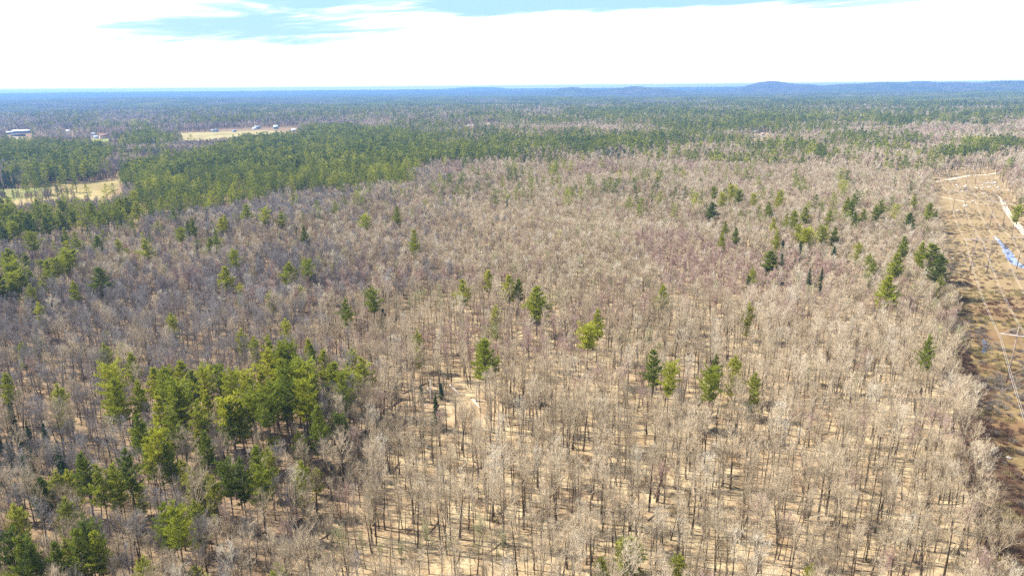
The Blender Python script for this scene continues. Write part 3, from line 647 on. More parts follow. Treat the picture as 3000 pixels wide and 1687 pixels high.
S2 = "415,1040,75,3 545,1215,80,3 640,980,50,8 905,795,60,1 965,670,40,5 1060,680,50,5 775,820,70,1 810,800,60,2 870,870,80,0 920,870,80,1 1025,850,75,0 1115,855,60,8 660,860,40,8 1215,810,60,0 1275,775,55,1 1365,730,60,4 1310,745,50,5 1415,790,35,5 1475,805,30,5 1530,800,50,1 1595,820,30,5 1650,795,35,5 1235,900,60,0 1265,935,45,8 1320,880,70,1 1345,850,60,2 1375,900,60,0 1440,895,70,1 1505,880,45,8 1620,910,45,8 1715,915,70,4 1775,880,50,5 1810,885,70,1 1860,790,50,2 1865,840,45,5 1905,845,65,1 1990,835,75,4 2065,860,60,0 2100,745,45,1 2185,730,50,1 2210,830,60,0 2385,795,45,0 2415,760,35,0 2530,735,55,0 2350,895,55,0 2410,920,90,3 2520,900,75,0 2175,950,75,0 2265,970,90,3 2515,1020,65,2 120,930,90,2 410,930,50,8 400,870,60,8 705,895,70,8 760,890,50,8 490,795,60,8 120,830,80,8 180,1025,40,8 20,950,50,0 550,920,30,8"
S1 = "2205,985,55,5 2285,1070,40,8 2415,1050,40,8 2520,990,50,0 2290,1190,40,0 1760,1370,60,2 1185,1145,80,8 1445,1130,60,0 1410,1150,50,0 1690,1100,45,5 880,1150,40,8 990,1160,50,8 610,1150,80,8 480,1200,40,0 1070,1230,60,8 400,1290,50,8 885,1285,40,8 670,1210,50,8 770,1210,90,8 1340,1060,110,7 1560,1060,90,7 345,870,130,6 210,880,80,6 545,855,70,1 790,870,70,5 845,865,60,5 640,870,90,1 430,900,60,0 495,880,50,1"
PINES = []
for crop, s in ((4, S4), (5, S5), (6, S6), (7, S7), (8, S8), (3, S3), (2, S2), (1, S1)):
    ox, oy = OR[crop]
    for e in s.split():
        x, y, w, k = [int(v) for v in e.split(',')]
        sx, sy = ox + x / 3.0, oy + y / 3.0; w = w / 3.0
        H = {0: 20.5, 1: 21.5, 2: 21.5, 3: 21.5, 4: 24, 5: 19, 6: 15, 7: 14, 8: 16}[k]
        if crop == 5 and y > 1070 and k == 7: H = 6.5
        if crop == 8: H = 10.5
        elif crop <= 3: H += 1.3
        elif crop == 7: H -= 0.8
        elif k != 7: H += 1.0
        H *= random.uniform(0.94, 1.06)
        p = gs(sx, sy, H); dep = proj(np.array([[p.x, p.y, H]]))[0, 2]
        wm = (1.15 if crop == 4 else 1.05 if crop <= 3 or crop == 7 else 1.22) * w * K * dep / FOC
        PINES.append(dict(x=p.x, y=p.y, k=k, h=H, w=wm, sx=sx, sy=sy, size=H / dep, listed=True))

# ---- random stand pines
cx, cy = candidates(90, 900, 7.4); cz = np.zeros(len(cx))
pp, hem = conifer_prob(np.stack([cx, cy, cz + 17], 1))
gapn = vnoise(cx, cy, 26, 71) * .6 + vnoise(cx, cy, 11, 72) * .4
keep = (rng.random(len(cx)) < pp * np.clip((gapn - 0.16) * 5, 0.1, 1)) & ~open_ground(cx, cy, 20)
ygk = conifer_prob.yg
for x, y, hm, ygi in zip(cx[keep], cy[keep], hem[keep], ygk[keep]):
    k = 8 if ygi else 7 if hm or rng.random() < (0.06 if y < 380 else 0.2) else int(rng.choice([0, 1, 2, 3, 4, 5]))  # more dark hemlocks in the farther stands, standing in for their shading
    H = {7: 15, 8: 12.5}.get(k, 20) * rng.uniform(0.75, 1.25); q = proj(np.array([[x, y, H]]))[0]
    if q[1] > 1000: H *= 0.75
    PINES.append(dict(x=x, y=y, k=k, h=H, w=CN[k][1] * 2 * H / CN[k][0] * rng.uniform(0.85, 1.15), sx=q[0], sy=q[1], size=H / q[2], listed=False))
PINES.sort(key=lambda d: -d['size'])
PX = np.array([(d['x'], d['y'], d['w']) for d in PINES])
def near_pine(X, Y, slack):
    bad = np.zeros(len(X), bool); cell = {}
    for x, y, w in PX: cell.setdefault((int(x // 12), int(y // 12)), []).append((x, y, w))
    for i in range(len(X)):
        a, b_ = int(X[i] // 12), int(Y[i] // 12)
        for da in (-1, 0, 1):
            for db in (-1, 0, 1):
                for x, y, w in cell.get((a + da, b_ + db), ()):
                    if (X[i] - x) ** 2 + (Y[i] - y) ** 2 < (w * 0.5 * slack) ** 2: bad[i] = True
    return bad
inside = [d for d in PINES if -20 < d['sx'] < 2596 and d['sy'] < 1449]
IND = inside[:300]; ids = set(id(d) for d in IND); REST = [d for d in PINES if id(d) not in ids]

def place_pair(name, tm, cm, loc, rz, sc, label, cat, group):
    t = thing(name, loc, label, cat, group, rz, sc)
    obj('trunk', tm, t); obj('crown', cm, t); return t
def ordn(n):
    return '%d%s' % (n, 'th' if 10 <= n % 100 <= 20 else {1: 'st', 2: 'nd', 3: 'rd'}.get(n % 10, 'th'))
ZONES = [  # name used in labels, polygon (2576 frame)
 ('in the dense lower left clump', [(240, 880), (640, 880), (690, 820), (860, 820), (860, 1090), (240, 1130)]),
 ('in the lower left pine fringe', [(0, 1060), (860, 1040), (860, 1449), (0, 1449)]),
 ('beside the fallen timber glade', [(850, 880), (1180, 880), (1180, 1040), (850, 1060)]),
 ('in the left edge dark wood', [(-60, 900), (240, 900), (240, 1200), (-60, 1200)]),
 ('standing alone over bare central wood', [(860, 640), (2250, 700), (2250, 1200), (860, 1200)]),
 ('along the bottom edge', [(860, 1200), (2400, 1200), (2400, 1449), (860, 1449)]),
 ('beside the power line clearing', [(2250, 480), (2640, 480), (2640, 1100), (2250, 1100)]),
 ('in the right-hand scattered pine belt', [(1700, 400), (2400, 400), (2400, 620), (1700, 520)]),
 ('in the central scattered pine belt', [(1050, 380), (1700, 380), (1700, 560), (1050, 520)]),
 ('in the right-hand swampy thicket', [(1600, 500), (2300, 520), (2300, 720), (1700, 720)]),
 ('in front of the hay field', [(-60, 440), (330, 440), (330, 520), (-60, 520)]),
 ('in the long left evergreen stand', [(-60, 300), (1100, 300), (1100, 480), (500, 560), (-60, 640)]),
 ('scattered over the bare left slope', [(-60, 560), (900, 470), (1100, 450), (1100, 640), (900, 720), (860, 900), (-60, 900)]),
]
zl = {}
for d in IND:
    z = next((n for n, pl in ZONES if inpoly(np.array([d['sx']]), np.array([d['sy']]), pl)[0]), 'in the distant mixed wood')
    zl.setdefault((z, CN[d['k']][4]), []).append(d)
for (z, w), L in zl.items():
    L.sort(key=lambda d: d['sx'])
    for i, d in enumerate(L):
        kind = 'hemlock' if d['k'] == 7 else 'pine'
        sz = 'tall ' if d['h'] > 22.5 and w not in ('dark narrow',) else ('small ' if d['h'] < 12 else '')
        if len(L) == 1: lab = '%s%s %s %s' % (sz, w, kind, z)
        elif i == 0: lab = '%s%s %s %s, leftmost such tree there' % (sz, w, kind, z)
        else: lab = '%s%s %s %s, %s such from left' % (sz, w, kind, z, ordn(i + 1))
        h0, w0, tm, cm, _, _ = CN[d['k']]
        sxy = d['w'] / (2 * w0 * 1.02); sz_ = d['h'] / h0
        sxy = min(max(sxy, sz_ * 0.7), sz_ * 1.6)
        place_pair(kind + '_tree', tm, cm, (d['x'], d['y'], 0), random.uniform(0, 6.28), (sxy, sxy, sz_), lab, kind + ' tree', kind + ' trees ' + z)

# ---- bare hardwoods
def tilt(n, s=0.05): return np.stack([rng.normal(size=n) * s, rng.normal(size=n) * s, rng.uniform(0, 6.28, n)], 1)
bx, by = candidates(70, 330, 4.5, 0.55)
sx_, sy_ = candidates(70, 330, 5.2)
isap = np.concatenate([np.zeros(len(bx), bool), np.ones(len(sx_), bool)]); bx = np.concatenate([bx, sx_]); by = np.concatenate([by, sy_])
# thin the wood in patches
dens = vnoise(bx, by, 38, 21) * 0.6 + vnoise(bx, by, 14, 22) * 0.4
q = proj(np.stack([bx, by, np.zeros(len(bx))], 1))
k_ = ~open_ground(bx, by) & (rng.random(len(bx)) < np.where(q[:, 0] < 1000, 0.97, 0.52 + 1.05 * dens)) & ~near_pine(bx, by, 0.98)
gl = inpoly(q[:, 0], q[:, 1], GLADE); k_ &= ~(gl & (rng.random(len(bx)) < 0.93))
bx, by, isap, q = bx[k_], by[k_], isap[k_], q[k_]
n = len(bx)
zred = vnoise(bx, by, 34, 31); zgr = vnoise(bx, by, 30, 32)
pk = rng.choice([0, 1, 2, 3, 4, 5, 6, 7], size=n, p=[.17, .15, .15, .13, .13, .10, .08, .09])
pk = np.where((zred > 0.74) & (rng.random(n) < .55), 8, pk); pk = np.where((zgr > 0.8) & (rng.random(n) < .5), 9, pk)
pk = np.where((rng.random(n) < .03), 8, pk); leftw = np.clip((1000 - q[:, 0]) / 450, 0, 1) * 0.75 * np.clip(2.2 - q[:, 1] / 850.0, 0.25, 1)  # darker twigs picked more often leftward, imitating the dimmer side
pk = np.where(rng.random(n) < leftw, rng.choice([10, 11], size=n), pk); pk = np.where(isap, rng.choice([12, 13], size=n), pk)
sc_ = rng.uniform(0.52, 0.95, n) * (0.86 + 0.28 * vnoise(bx, by, 45, 91)); q2 = proj(np.stack([bx, by, np.array([BN[i][0] for i in pk]) * sc_ * 0.6], 1))
size = np.array([BN[i][0] for i in pk]) * sc_ / q2[:, 2]
infr = (q2[:, 0] > 0) & (q2[:, 0] < 2576) & (q2[:, 1] < 1440)
order = np.argsort(-(size * infr)); ind = order[:300]; mk = np.zeros(n, bool); mk[ind] = True
COLS = [(520, 'at the foreground\'s far left'), (1030, 'in the left foreground'), (1550, 'in the middle foreground'), (2060, 'in the right foreground'), (9999, 'near the power line clearing')]
grp = {}
for i in ind:
    w = BN[pk[i]][3]; zone = next(nm for lim, nm in COLS if q2[i, 0] < lim)
    grp.setdefault((w, zone), []).append(i)
for (w, zone), L in grp.items():
    L.sort(key=lambda i: q2[i, 0])
    for j, i in enumerate(L):
        lab = '%s bare tree %s' % (w, zone)
        if len(L) > 1: lab += ', %s such from left' % ordn(j + 1) if j else ', leftmost such tree there'
        s = sc_[i]; r_ = rng.uniform(0.9, 1.12)
        t = place_pair('bare_tree', BN[pk[i]][1], BN[pk[i]][2], (bx[i], by[i], 0), rng.uniform(0, 6.28), (s * r_, s * r_, s), lab, 'bare tree', 'bare trees ' + zone)
        t.rotation_euler.x = rng.normal() * 0.04; t.rotation_euler.y = rng.normal() * 0.04
o_ = ~mk
# merge near rest, middle and far hardwoods and evergreens into one wood
pairs = [(a[1], a[2]) for a in BN] + BM + BF
P = [np.stack([bx[o_], by[o_], np.zeros(o_.sum())], 1)]; RZ = [tilt(o_.sum())]
s3 = np.stack([sc_[o_]] * 3, 1); SCL = [s3]; IX = [pk[o_]]
def ring(r0, r1, s, first, w_idx, scl, p_con):
    x, y = candidates(r0, r1, s)
    k = ~open_ground(x, y); x, y = x[k], y[k]; z = T(x, y)
    pc, hm = conifer_prob(np.stack([x, y, z + 16], 1))
    c = rng.random(len(x)) < pc
    if r0 < 900:    # evergreens of this ring already stand (surveyed)
        c2 = pc > 0.85; k2 = ~c2 & ~near_pine(x, y, 1.0); xb, yb, zb = x[k2], y[k2], z[k2]
        con = None
    else:
        xb, yb, zb = x[~c], y[~c], z[~c]; con = (x[c], y[c], z[c], hm[c])
    m_ = len(xb); ix = rng.choice(len(w_idx), size=m_, p=w_idx)
    zr = vnoise(xb, yb, 60, 41) * .6 + vnoise(xb, yb, 200, 42) * .4
    ix = np.where((zr > 0.66) & (rng.random(m_) < 0.6), {0: 5, 1: 3}[first], ix) if first in (0, 1) else ix
    ql = proj(np.stack([xb, yb, zb + 14], 1))[:, 0]; lw = np.clip((1350 - ql) / 750, 0, 1) * 0.85 * np.clip(vnoise(xb, yb, 90, 44) * 1.6, 0.4, 1)
    if first in (0, 1): ix = np.where(rng.random(m_) < lw, (rng.choice([7, 8], size=m_) if first == 0 else 4), ix)  # same leftward darkening by twig colour, for the dimmer side
    s_ = scl * rng.uniform(0.56, 0.84, m_) * (0.85 + 0.3 * vnoise(xb, yb, 70, 43)); hgt = np.where(rng.random(m_) < 0.12, 0.75, 1.0)
    P.append(np.stack([xb, yb, zb], 1)); RZ.append(tilt(m_)); SCL.append(np.stack([s_ * 1.05, s_ * 1.05, s_ * hgt / (scl ** 0.6)], 1))
    IX.append(ix + (len(BN) if first == 0 else len(BN) + len(BM)))
    return con
ring(330, 900, 4.2, 0, [.25, .23, .12, .08, .17, .09, .06, 0, 0], 1.0, None)
cA = ring(900, 1900, 6.2, 1, [.40, .32, .22, .06, 0], 1.12, None)
cB = ring(1900, 4200, 10.0, 1, [.40, .32, .20, .08, 0], 1.6, None)
# valley-bottom brush under the wood, seen as one mass with it
scatter('bare_woodland', np.concatenate(P), np.concatenate(RZ), np.concatenate(SCL), np.concatenate(IX), pairs, 'leafless grey-brown hardwood forest reaching from the foreground to the horizon', 'forest')
cp = [(a[2], a[3]) for a in CN] + CM + CF
P = []; RZ = []; SCL = []; IX = []
for d in REST:
    r_ = math.hypot(d['x'], d['y']); near = r_ < 450
    k = d['k']
    if near: ix, h0, w0 = k, CN[k][0], CN[k][1]
    else:
        j = {0: 0, 1: 1, 2: 2, 3: 3, 4: 2, 5: 0, 6: 3, 7: 4, 8: 1}[k]; ix = len(CN) + j; h0 = (21, 22, 22, 21, 18)[j]; w0 = CMR[j]
    a = d['w'] / (2 * w0) * 1.08; b_ = d['h'] / h0; a = min(max(a, b_ * 0.7), b_ * 1.5)
    P.append((d['x'], d['y'], 0)); RZ.append((0, 0, random.uniform(0, 6.28))); SCL.append((a, a, b_)); IX.append(ix)
P = [np.array(P)]; RZ = [np.array(RZ)]; SCL = [np.array(SCL)]; IX = [np.array(IX)]
for (x, y, z, hm), s0, vz in ((cA, 1.1, 1.0), (cB, 1.7, 1.18)):
    m_ = len(x); j = rng.choice(3, size=m_, p=[.48, .38, .14]); j = np.where(hm, 2, j)
    s_ = s0 * rng.uniform(0.75, 1.15, m_)
    P.append(np.stack([x, y, z], 1)); RZ.append(np.stack([0 * x, 0 * x, rng.uniform(0, 6.28, m_)], 1))
    SCL.append(np.stack([s_, s_, s_ / s0 * vz * rng.uniform(0.8, 1.1, m_)], 1)); IX.append(j + len(CN) + len(CM))
scatter('evergreen_woodland', np.concatenate(P), np.concatenate(RZ), np.concatenate(SCL), np.concatenate(IX), cp, 'dark green evergreen stands mixed through the distant forest', 'forest')

# ---- canopy beyond 4 km, blocks of wood
def canopy_block(name, con):
    tb = TB(); tb2 = TB()
    for i in range(150):
        x, y = rng.uniform(-60, 60, 2); isc = rng.random() < con
        h = rng.uniform(17, 24) if isc else rng.uniform(13, 18); w = rng.uniform(2.8, 4.2) if isc else rng.uniform(3.5, 5.5)
        T_ = tb2 if isc else tb
        n = 9 if isc else 8
        a = rng.uniform(0, 6.28, n); rr = w * rng.uniform(0.2, 1, n); zz = h * (rng.uniform(0.25, 0.8, n))
        P0 = np.stack([x + rr * np.cos(a), y + rr * np.sin(a), zz], 1)
        P1 = np.stack([x + rr * np.cos(a) * (0.15 if isc else 0.7), y + rr * np.sin(a) * (0.15 if isc else 0.7), np.minimum(zz + h * 0.4, h) + 0 * a], 1)
        T_.blades(P0, P1, 1.7)
    return (tb.mesh(name, M_TWIG_DARK), tb2.mesh(name, M_PINE_FAR))
blocks = [canopy_block('canopy', c) for c in (0.05, 0.14, 0.30, 0.62)]
Pb = []; Sb = []; Ib = []; Rb = []
for r0, r1, s, hs, vs in ((4150, 13600, 100, 1.0, 1.0), (13600, 23500, 260, 2.6, 1.25)):
    x, y = candidates(r0, r1, s, 0.5, 42); z = T(x, y)
    nz = vnoise(x, y, 600, 7) * .55 + vnoise(x, y, 2100, 8) * .45 + rng.normal(size=len(x)) * 0.07
    ix = np.clip(((nz - 0.25) / 0.5 * 4), 0, 3).astype(int)
    Pb.append(np.stack([x, y, z - 1], 1)); Ib.append(ix); Rb.append(np.stack([0 * x, 0 * x, rng.uniform(0, 6.28, len(x))], 1))
    Sb.append(np.stack([0 * x + hs, 0 * x + hs, 0 * x + vs], 1))
scatter('distant_canopy', np.concatenate(Pb), np.concatenate(Rb), np.concatenate(Sb), np.concatenate(Ib), blocks, 'blue hazed forest canopy near the horizon', 'forest')

# ---- brush on the power line clearing
def shrub(name, r, h, n, m_, w=0.035):
    tb = TB(); a = rng.uniform(0, 6.28, n); rr = r * np.sqrt(rng.random(n)) * 0.6
    P0 = np.stack([rr * np.cos(a), rr * np.sin(a), rng.uniform(0, 0.4, n) * h], 1)
    D = np.stack([np.cos(a) * rng.uniform(.1, .7, n), np.sin(a) * rng.uniform(.1, .7, n), rng.uniform(.4, 1.1, n)], 1) + rng.normal(size=(n, 3)) * .25
    tb.blades(P0, P0 + D * h * 0.62, w); return (None, tb.mesh(name, m_))
M_SH1 = plant_mat('russet_brush', [(0, (0.09, 0.05, 0.035)), (0.5, (0.15, 0.085, 0.055)), (1, (0.22, 0.13, 0.085))])
M_SH2 = plant_mat('olive_brush', [(0, (0.14, 0.12, 0.05)), (0.5, (0.22, 0.18, 0.075)), (1, (0.32, 0.26, 0.12))])
M_SH3 = plant_mat('grey_brush', [(0, (0.17, 0.14, 0.11)), (1, (0.33, 0.27, 0.21))])
M_GR = plant_mat('dry_grass', [(0, (0.40, 0.28, 0.13)), (1, (0.62, 0.47, 0.25))])
sh = [shrub('brush', 1.5, 1.5, 150, M_SH1), shrub('brush', 1.9, 1.2, 170, M_SH2), shrub('brush', 1.6, 1.9, 150, M_SH3), shrub('brush', 1.1, 0.7, 90, M_GR), shrub('brush', 1.2, 1.0, 110, M_SH1)]
xmin, xmax = min(p[0] for p in ROW), max(p[0] for p in ROW); ymin, ymax = min(p[1] for p in ROW), max(p[1] for p in ROW)
X = rng.uniform(xmin, min(xmax, 800), 90000); Y = rng.uniform(ymin, ymax, 90000)
k = inpoly(X, Y, ROW) & (np.degrees(np.arctan2(X, Y)) < 46) & (Y > 60); X, Y = X[k], Y[k]
q = proj(np.stack([X, Y, 0 * X], 1))
nz = vnoise(X, Y, 22, 51) * .5 + vnoise(X, Y, 9, 52) * .3 + vnoise(X, Y, 60, 53) * .35
near = np.clip((q[:, 1] - 640) / 300, 0, 1)
le = np.array([(p.x, p.y) for p in (gp(x, y, 13) for x, y in L_edge[4:])]); dl = np.min(np.hypot(X[:, None] - np.interp(Y, le[::-1, 1], le[::-1, 0])[:, None], 0), 1)
k = rng.random(len(X)) < np.clip((nz - 0.52 + 0.03 + 0.25 * near + 0.42 * (dl < 14) * (0.3 + 0.7 * near)) * 3.0, 0.008, 0.95); X, Y, nz = X[k], Y[k], nz[k]  # brush thickened along the left edge, standing in for tree shadow
qy = proj(np.stack([X, Y, 0 * X], 1))[:, 1]; edge = vnoise(X, Y, 30, 55)
ix = np.where(edge > 0.6, 0, np.where(edge > 0.42, 1, 2)); ix = np.where(rng.random(len(X)) < .3, rng.choice([0, 1, 2, 3, 4], size=len(X)), ix)
s_ = rng.uniform(0.45, 1.15, len(X)) * (0.62 + 0.38 * np.clip((proj(np.stack([X, Y, 0 * X], 1))[:, 1] - 600) / 250, 0, 1))
ix = np.where((qy < 700) & (rng.random(len(X)) < 0.75), rng.choice([1, 2, 3], size=len(X)), ix)
scatter('brush_cover', np.stack([X, Y, 0 * X], 1), tilt(len(X)), np.stack([s_ * rng.uniform(.9, 1.4, len(X)), s_ * rng.uniform(.9, 1.4, len(X)), s_], 1), ix, sh, 'low russet and olive brush covering the power line clearing', 'brush')

# forest-floor brush, saplings and litter wood seen between the trunks
fx, fy = candidates(75, 420, 4.2); k = ~open_ground(fx, fy, 2) & (vnoise(fx, fy, 25, 61) + rng.normal(size=len(fx)) * 0.15 > 0.42); fx, fy = fx[k], fy[k]
logm = TB()
for i in range(1): logm.tube([(-3, 0, .15), (0, .2, .17), (3.5, -.1, .12)], [.16, .14, .07], 5)
lm = (None, logm.mesh('deadwood', M_TRUNK))
ix = rng.choice(4, size=len(fx), p=[.3, .3, .2, .2]); ss = rng.uniform(.4, 1.1, len(fx))
scatter('forest_floor_brush', np.stack([fx, fy, 0 * fx], 1), tilt(len(fx), .02), np.stack([ss, ss, ss], 1), ix, [sh[2], shrub('brush', 1.4, 2.6, 120, M_TWIG, .025), sh[1], lm], 'twiggy undergrowth and dead wood on the forest floor', 'undergrowth')
exec_marker = True

# ------------------------------------------------------------------ pylons and cables
m_wood, t, b = mat('weathered_pole_wood', 0.8, 0.15)
t.links.new(ramp(t, noise(t, 3, 3, 0.6, t.nodes.new('ShaderNodeTexCoord').outputs['Object']), [(0.3, (0.20, 0.15, 0.12)), (0.7, (0.30, 0.24, 0.20))]), b.inputs['Base Color'])
m_arm, t, b = mat('bleached_arm_wood', 0.8, 0.15); b.inputs['Base Color'].default_value = (0.33, 0.28, 0.235, 1)
m_ins, t, b = mat('glazed_insulator', 0.25, 0.5); b.inputs['Base Color'].default_value = (0.30, 0.26, 0.24, 1)
m_al, t, b = mat('weathered_aluminium', 0.5, 0.5); b.inputs['Base Color'].default_value = (0.6, 0.54, 0.48, 1)
ARM = 19.0; PH = 22.5; HALF = 8.8; SP = 3.9
def pyl_mesh():
    L = []
    for s in (-1, 1):
        a = MB(); a.tube([(s * SP * 1.06, 0, -0.5), (s * SP, 0, PH)], [0.26, 0.17], 8); L.append(('pole', a, m_wood))
    a = MB(); a.box(-HALF, -0.42, ARM - 0.16, HALF, -0.2, ARM + 0.16); a.box(-HALF, 0.2, ARM - 0.16, HALF, 0.42, ARM + 0.16); L.append(('crossarm', a, m_arm))
    for s in (-1, 1):
        a = MB(); a.tube([(s * SP, 0, PH - 0.3), (s * (HALF - 0.3), 0, ARM + 0.18)], 0.09, 6); L.append(('arm_brace', a, m_arm))
    for z0, z1 in ((ARM - 1.2, ARM - 8), (ARM - 8.2, ARM - 15)):
        a = MB(); a.tube([(-SP, 0.2, z0), (SP, 0.2, z1)], 0.09, 6); a.tube([(SP, -0.2, z0), (-SP, -0.2, z1)], 0.09, 6); L.append(('cross_brace', a, m_wood))
    for xx in (-HALF + 0.3, 0, HALF - 0.3):
        a = MB()
        for k in range(8): a.tube([(xx, 0, ARM - 0.2 - 0.17 * k), (xx, 0, ARM - 0.29 - 0.17 * k)], [0.13, 0.07], 8)
        a.box(xx - 0.28, -0.05, ARM - 1.68, xx + 0.28, 0.05, ARM - 1.54); L.append(('insulator', a, m_ins))
    return [(n_, mesh(n_, a.V, a.F, [m_]), None) for n_, a, m_ in L]
PM = pyl_mesh()
LA = [gp(2988, 1133), gp(2866, 797), gp(2806, 628), gp(2764, 531), gp(2891, 464, ARM)]
LB = [None, gp(3003, 791), gp(2918, 664), gp(2853, 487, ARM), gp(2969, 463, ARM)]
for L in (LA, LB):
    for p in L:
        if p is not None: p.z = 0
u0 = (LA[1] - LA[0]); LB[0] = LB[1] - u0
LA.insert(0, LA[0] - u0 * 0.95); LB.insert(0, LB[0] - u0 * 0.95)
LA.append(LA[-1] + (LA[-1] - LA[-2]).normalized() * 150); LB.append(LB[-1] + (LB[-1] - LB[-2]).normalized() * 150)
pn = ['nearest pylon, its left arm just inside the right edge', 'pylon with two crossed braces beside the stream, second nearest', 'third pylon along the left line, mid clearing', 'pylon at the forest edge beside the pale footpath', 'pylon above the trees at the clearing\'s far end, left of two']
pb = [None, 'pylon right of the blue stream at the edge of the view', 'single-line pylon between the stream head and the dirt track', 'wide-armed pylon standing at the far footpath', 'rightmost far pylon rising bright above dark trees']
def frame_dir(L, i):
    a = L[max(i - 1, 0)]; c_ = L[min(i + 1, len(L) - 1)]
    v = (L[i] - a).normalized() + (c_ - L[i]).normalized(); return math.atan2(v.y, v.x) - math.pi / 2
for L, names in ((LA, pn), (LB, pb)):
    for i in range(1, 6):
        if names[i - 1] is None: continue
        t = thing('utility_pylon', L[i], 'wooden H-frame ' + names[i - 1], 'pylon', 'H-frame pylons of the power lines', frame_dir(L, i))
        for n_, me, _ in PM: obj(n_, me, t)
for li, (L, nm) in enumerate(((LA, 'left'), (LB, 'right'))):
    for ph, (off, pw) in enumerate(((-HALF + 0.3, 'left'), (0, 'middle'), (HALF - 0.3, 'right'))):
        for sub in (-1, 1):
            a = MB(); pts = []
            for i in range(len(L) - 1):
                r0_, r1_ = frame_dir(L, i), frame_dir(L, i + 1)
                A = L[i] + Vector((math.cos(r0_), math.sin(r0_), 0)) * (off + sub * 0.25) + Vector((0, 0, ARM - 1.62))
                B = L[i + 1] + Vector((math.cos(r1_), math.sin(r1_), 0)) * (off + sub * 0.25) + Vector((0, 0, ARM - 1.62))
                D = (B - A).length; sag = 4.0 * (D / 190) ** 2
                for k in range(14):
                    u = k / 14; p = A.lerp(B, u); p.z -= 4 * sag * u * (1 - u) * 0.9; pts.append(p)
            pts.append(B); a.tube(pts, 0.028, 4)
            o = a.build('power_cable', m_al)
            tag(o, '%s of the paired cables on the %s arm of the %s pylon line' % ('left' if sub < 0 else 'right', pw, nm), 'cable', 'cables of the %s pylon line' % nm)

# ------------------------------------------------------------------ boulders
m_rock, t, b = mat('pale_granite', 0.95, 0.1)
t.links.new(ramp(t, noise(t, 1.2, 4, 0.6, t.nodes.new('ShaderNodeTexCoord').outputs['Object']), [(0.3, (0.34, 0.29, 0.24)), (0.7, (0.58, 0.52, 0.45))]), b.inputs['Base Color'])
def rock_mesh(sd):
    r_ = np.random.default_rng(sd); V = []; F = []; nu, nv = 9, 5
    V.append((0, 0, -0.2))
    for j in range(1, nv):
        ph = math.pi * j / nv
        for i in range(nu):
            a = 2 * math.pi * i / nu; rr = 1 + r_.uniform(-0.25, 0.25)
            V.append((rr * math.sin(ph) * math.cos(a), 0.75 * rr * math.sin(ph) * math.sin(a), 0.3 - 0.5 * math.cos(ph) * rr))
    V.append((0, 0, 0.8)); top = len(V) - 1
    for i in range(nu):
        F.append((0, 1 + (i + 1) % nu, 1 + i)); F.append((top, 1 + (nv - 2) * nu + i, 1 + (nv - 2) * nu + (i + 1) % nu))
    for j in range(nv - 2):
        for i in range(nu):
            a = 1 + j * nu + i; b_ = 1 + j * nu + (i + 1) % nu; F.append((a, b_, b_ + nu, a + nu))
    return mesh('boulder', V, F, [m_rock])
RK = [rock_mesh(i) for i in range(5)]
rr_ = random.Random(5)
bl = []
for cx_, cy_, sx0, sy0, n_ in ((2815, 548, 10, 4, 6), (2868, 540, 14, 6, 12), (2905, 540, 14, 9, 16), (2830, 610, 40, 20, 5), (2925, 560, 12, 8, 8)):
    for i in range(n_): bl.append((gp(cx_ + rr_.gauss(0, 1) * sx0, cy_ + rr_.gauss(0, 1) * sy0), rr_.uniform(0.6, 2.1)))
bl.append((gp(2829, 605), 2.6)); bl.append((gp(2912, 1320), 1.0)); bl.append((gp(2955, 1342), 0.8))
bl.sort(key=lambda v: v[0].x)
bc = {}
for p, s in bl:
    o = obj('boulder', RK[rr_.randrange(5)], None, (p.x, p.y, 0.05)); o.scale = (s, s, s * 0.7); o.rotation_euler.z = rr_.uniform(0, 6)
    ww = 'small' if s < 1.1 else ('middling' if s < 1.7 else 'large'); bc[ww] = bc.get(ww, 0) + 1
    tag(o, '%s pale boulder on the power line clearing, %s %s one from left' % (ww, ordn(bc[ww]), ww), 'boulder', 'boulders strewn on the power line clearing')

# ------------------------------------------------------------------ fallen timber and snags round the glade
m_log, t, b = mat('bleached_dead_wood', 0.9, 0.1)
t.links.new(ramp(t, noise(t, 2, 3, 0.6, t.nodes.new('ShaderNodeTexCoord').outputs['Object']), [(0.3, (0.50, 0.43, 0.36)), (0.7, (0.70, 0.64, 0.56))]), b.inputs['Base Color'])
m_dlog, t, b = mat('dark_dead_wood', 0.9, 0.1)
t.links.new(ramp(t, noise(t, 2, 3, 0.6, t.nodes.new('ShaderNodeTexCoord').outputs['Object']), [(0.3, (0.10, 0.075, 0.055)), (0.7, (0.20, 0.155, 0.12))]), b.inputs['Base Color'])
def log(x0, y0, x1, y1, r, m_, lab, z1=None):
    p0, p1 = gp(x0, y0, r), gp(x1, y1, r if z1 is None else z1)
    a = MB(); d = p1 - p0
    a.tube([Vector((0, 0, 0)), d * 0.35 + Vector((0, 0, 0.05)), d * 0.7 + Vector((0.1, 0.1, 0)), d], [r, r * 0.9, r * 0.7, r * 0.35], 7)
    for k in range(5):
        u = rr_.uniform(0.4, 0.95); q = d * u; v = Vector((rr_.gauss(0, 1), rr_.gauss(0, 1), 0.7)).normalized()
        a.tube([q, q + v * rr_.uniform(0.7, 2.0)], [r * 0.25, r * 0.06], 4)
    o = a.build('fallen_log', m_, None, p0); return tag(o, lab, 'log', 'fallen logs in the glade')
log(1318, 1127, 1350, 1160, 0.30, m_log, 'long white bleached log lying at the right edge of the glade')
log(1180, 1152, 1270, 1112, 0.24, m_dlog, 'dark log slanting up behind the low hemlocks')
log(1215, 1180, 1280, 1150, 0.20, m_dlog, 'dark thin log right of the low hemlocks')
log(1270, 1205, 1277, 1228, 0.24, m_log, 'short white log standing out mid glade', 1.5)
log(1218, 1231, 1276, 1231, 0.18, m_log, 'thin pale log lying level along the near glade edge')
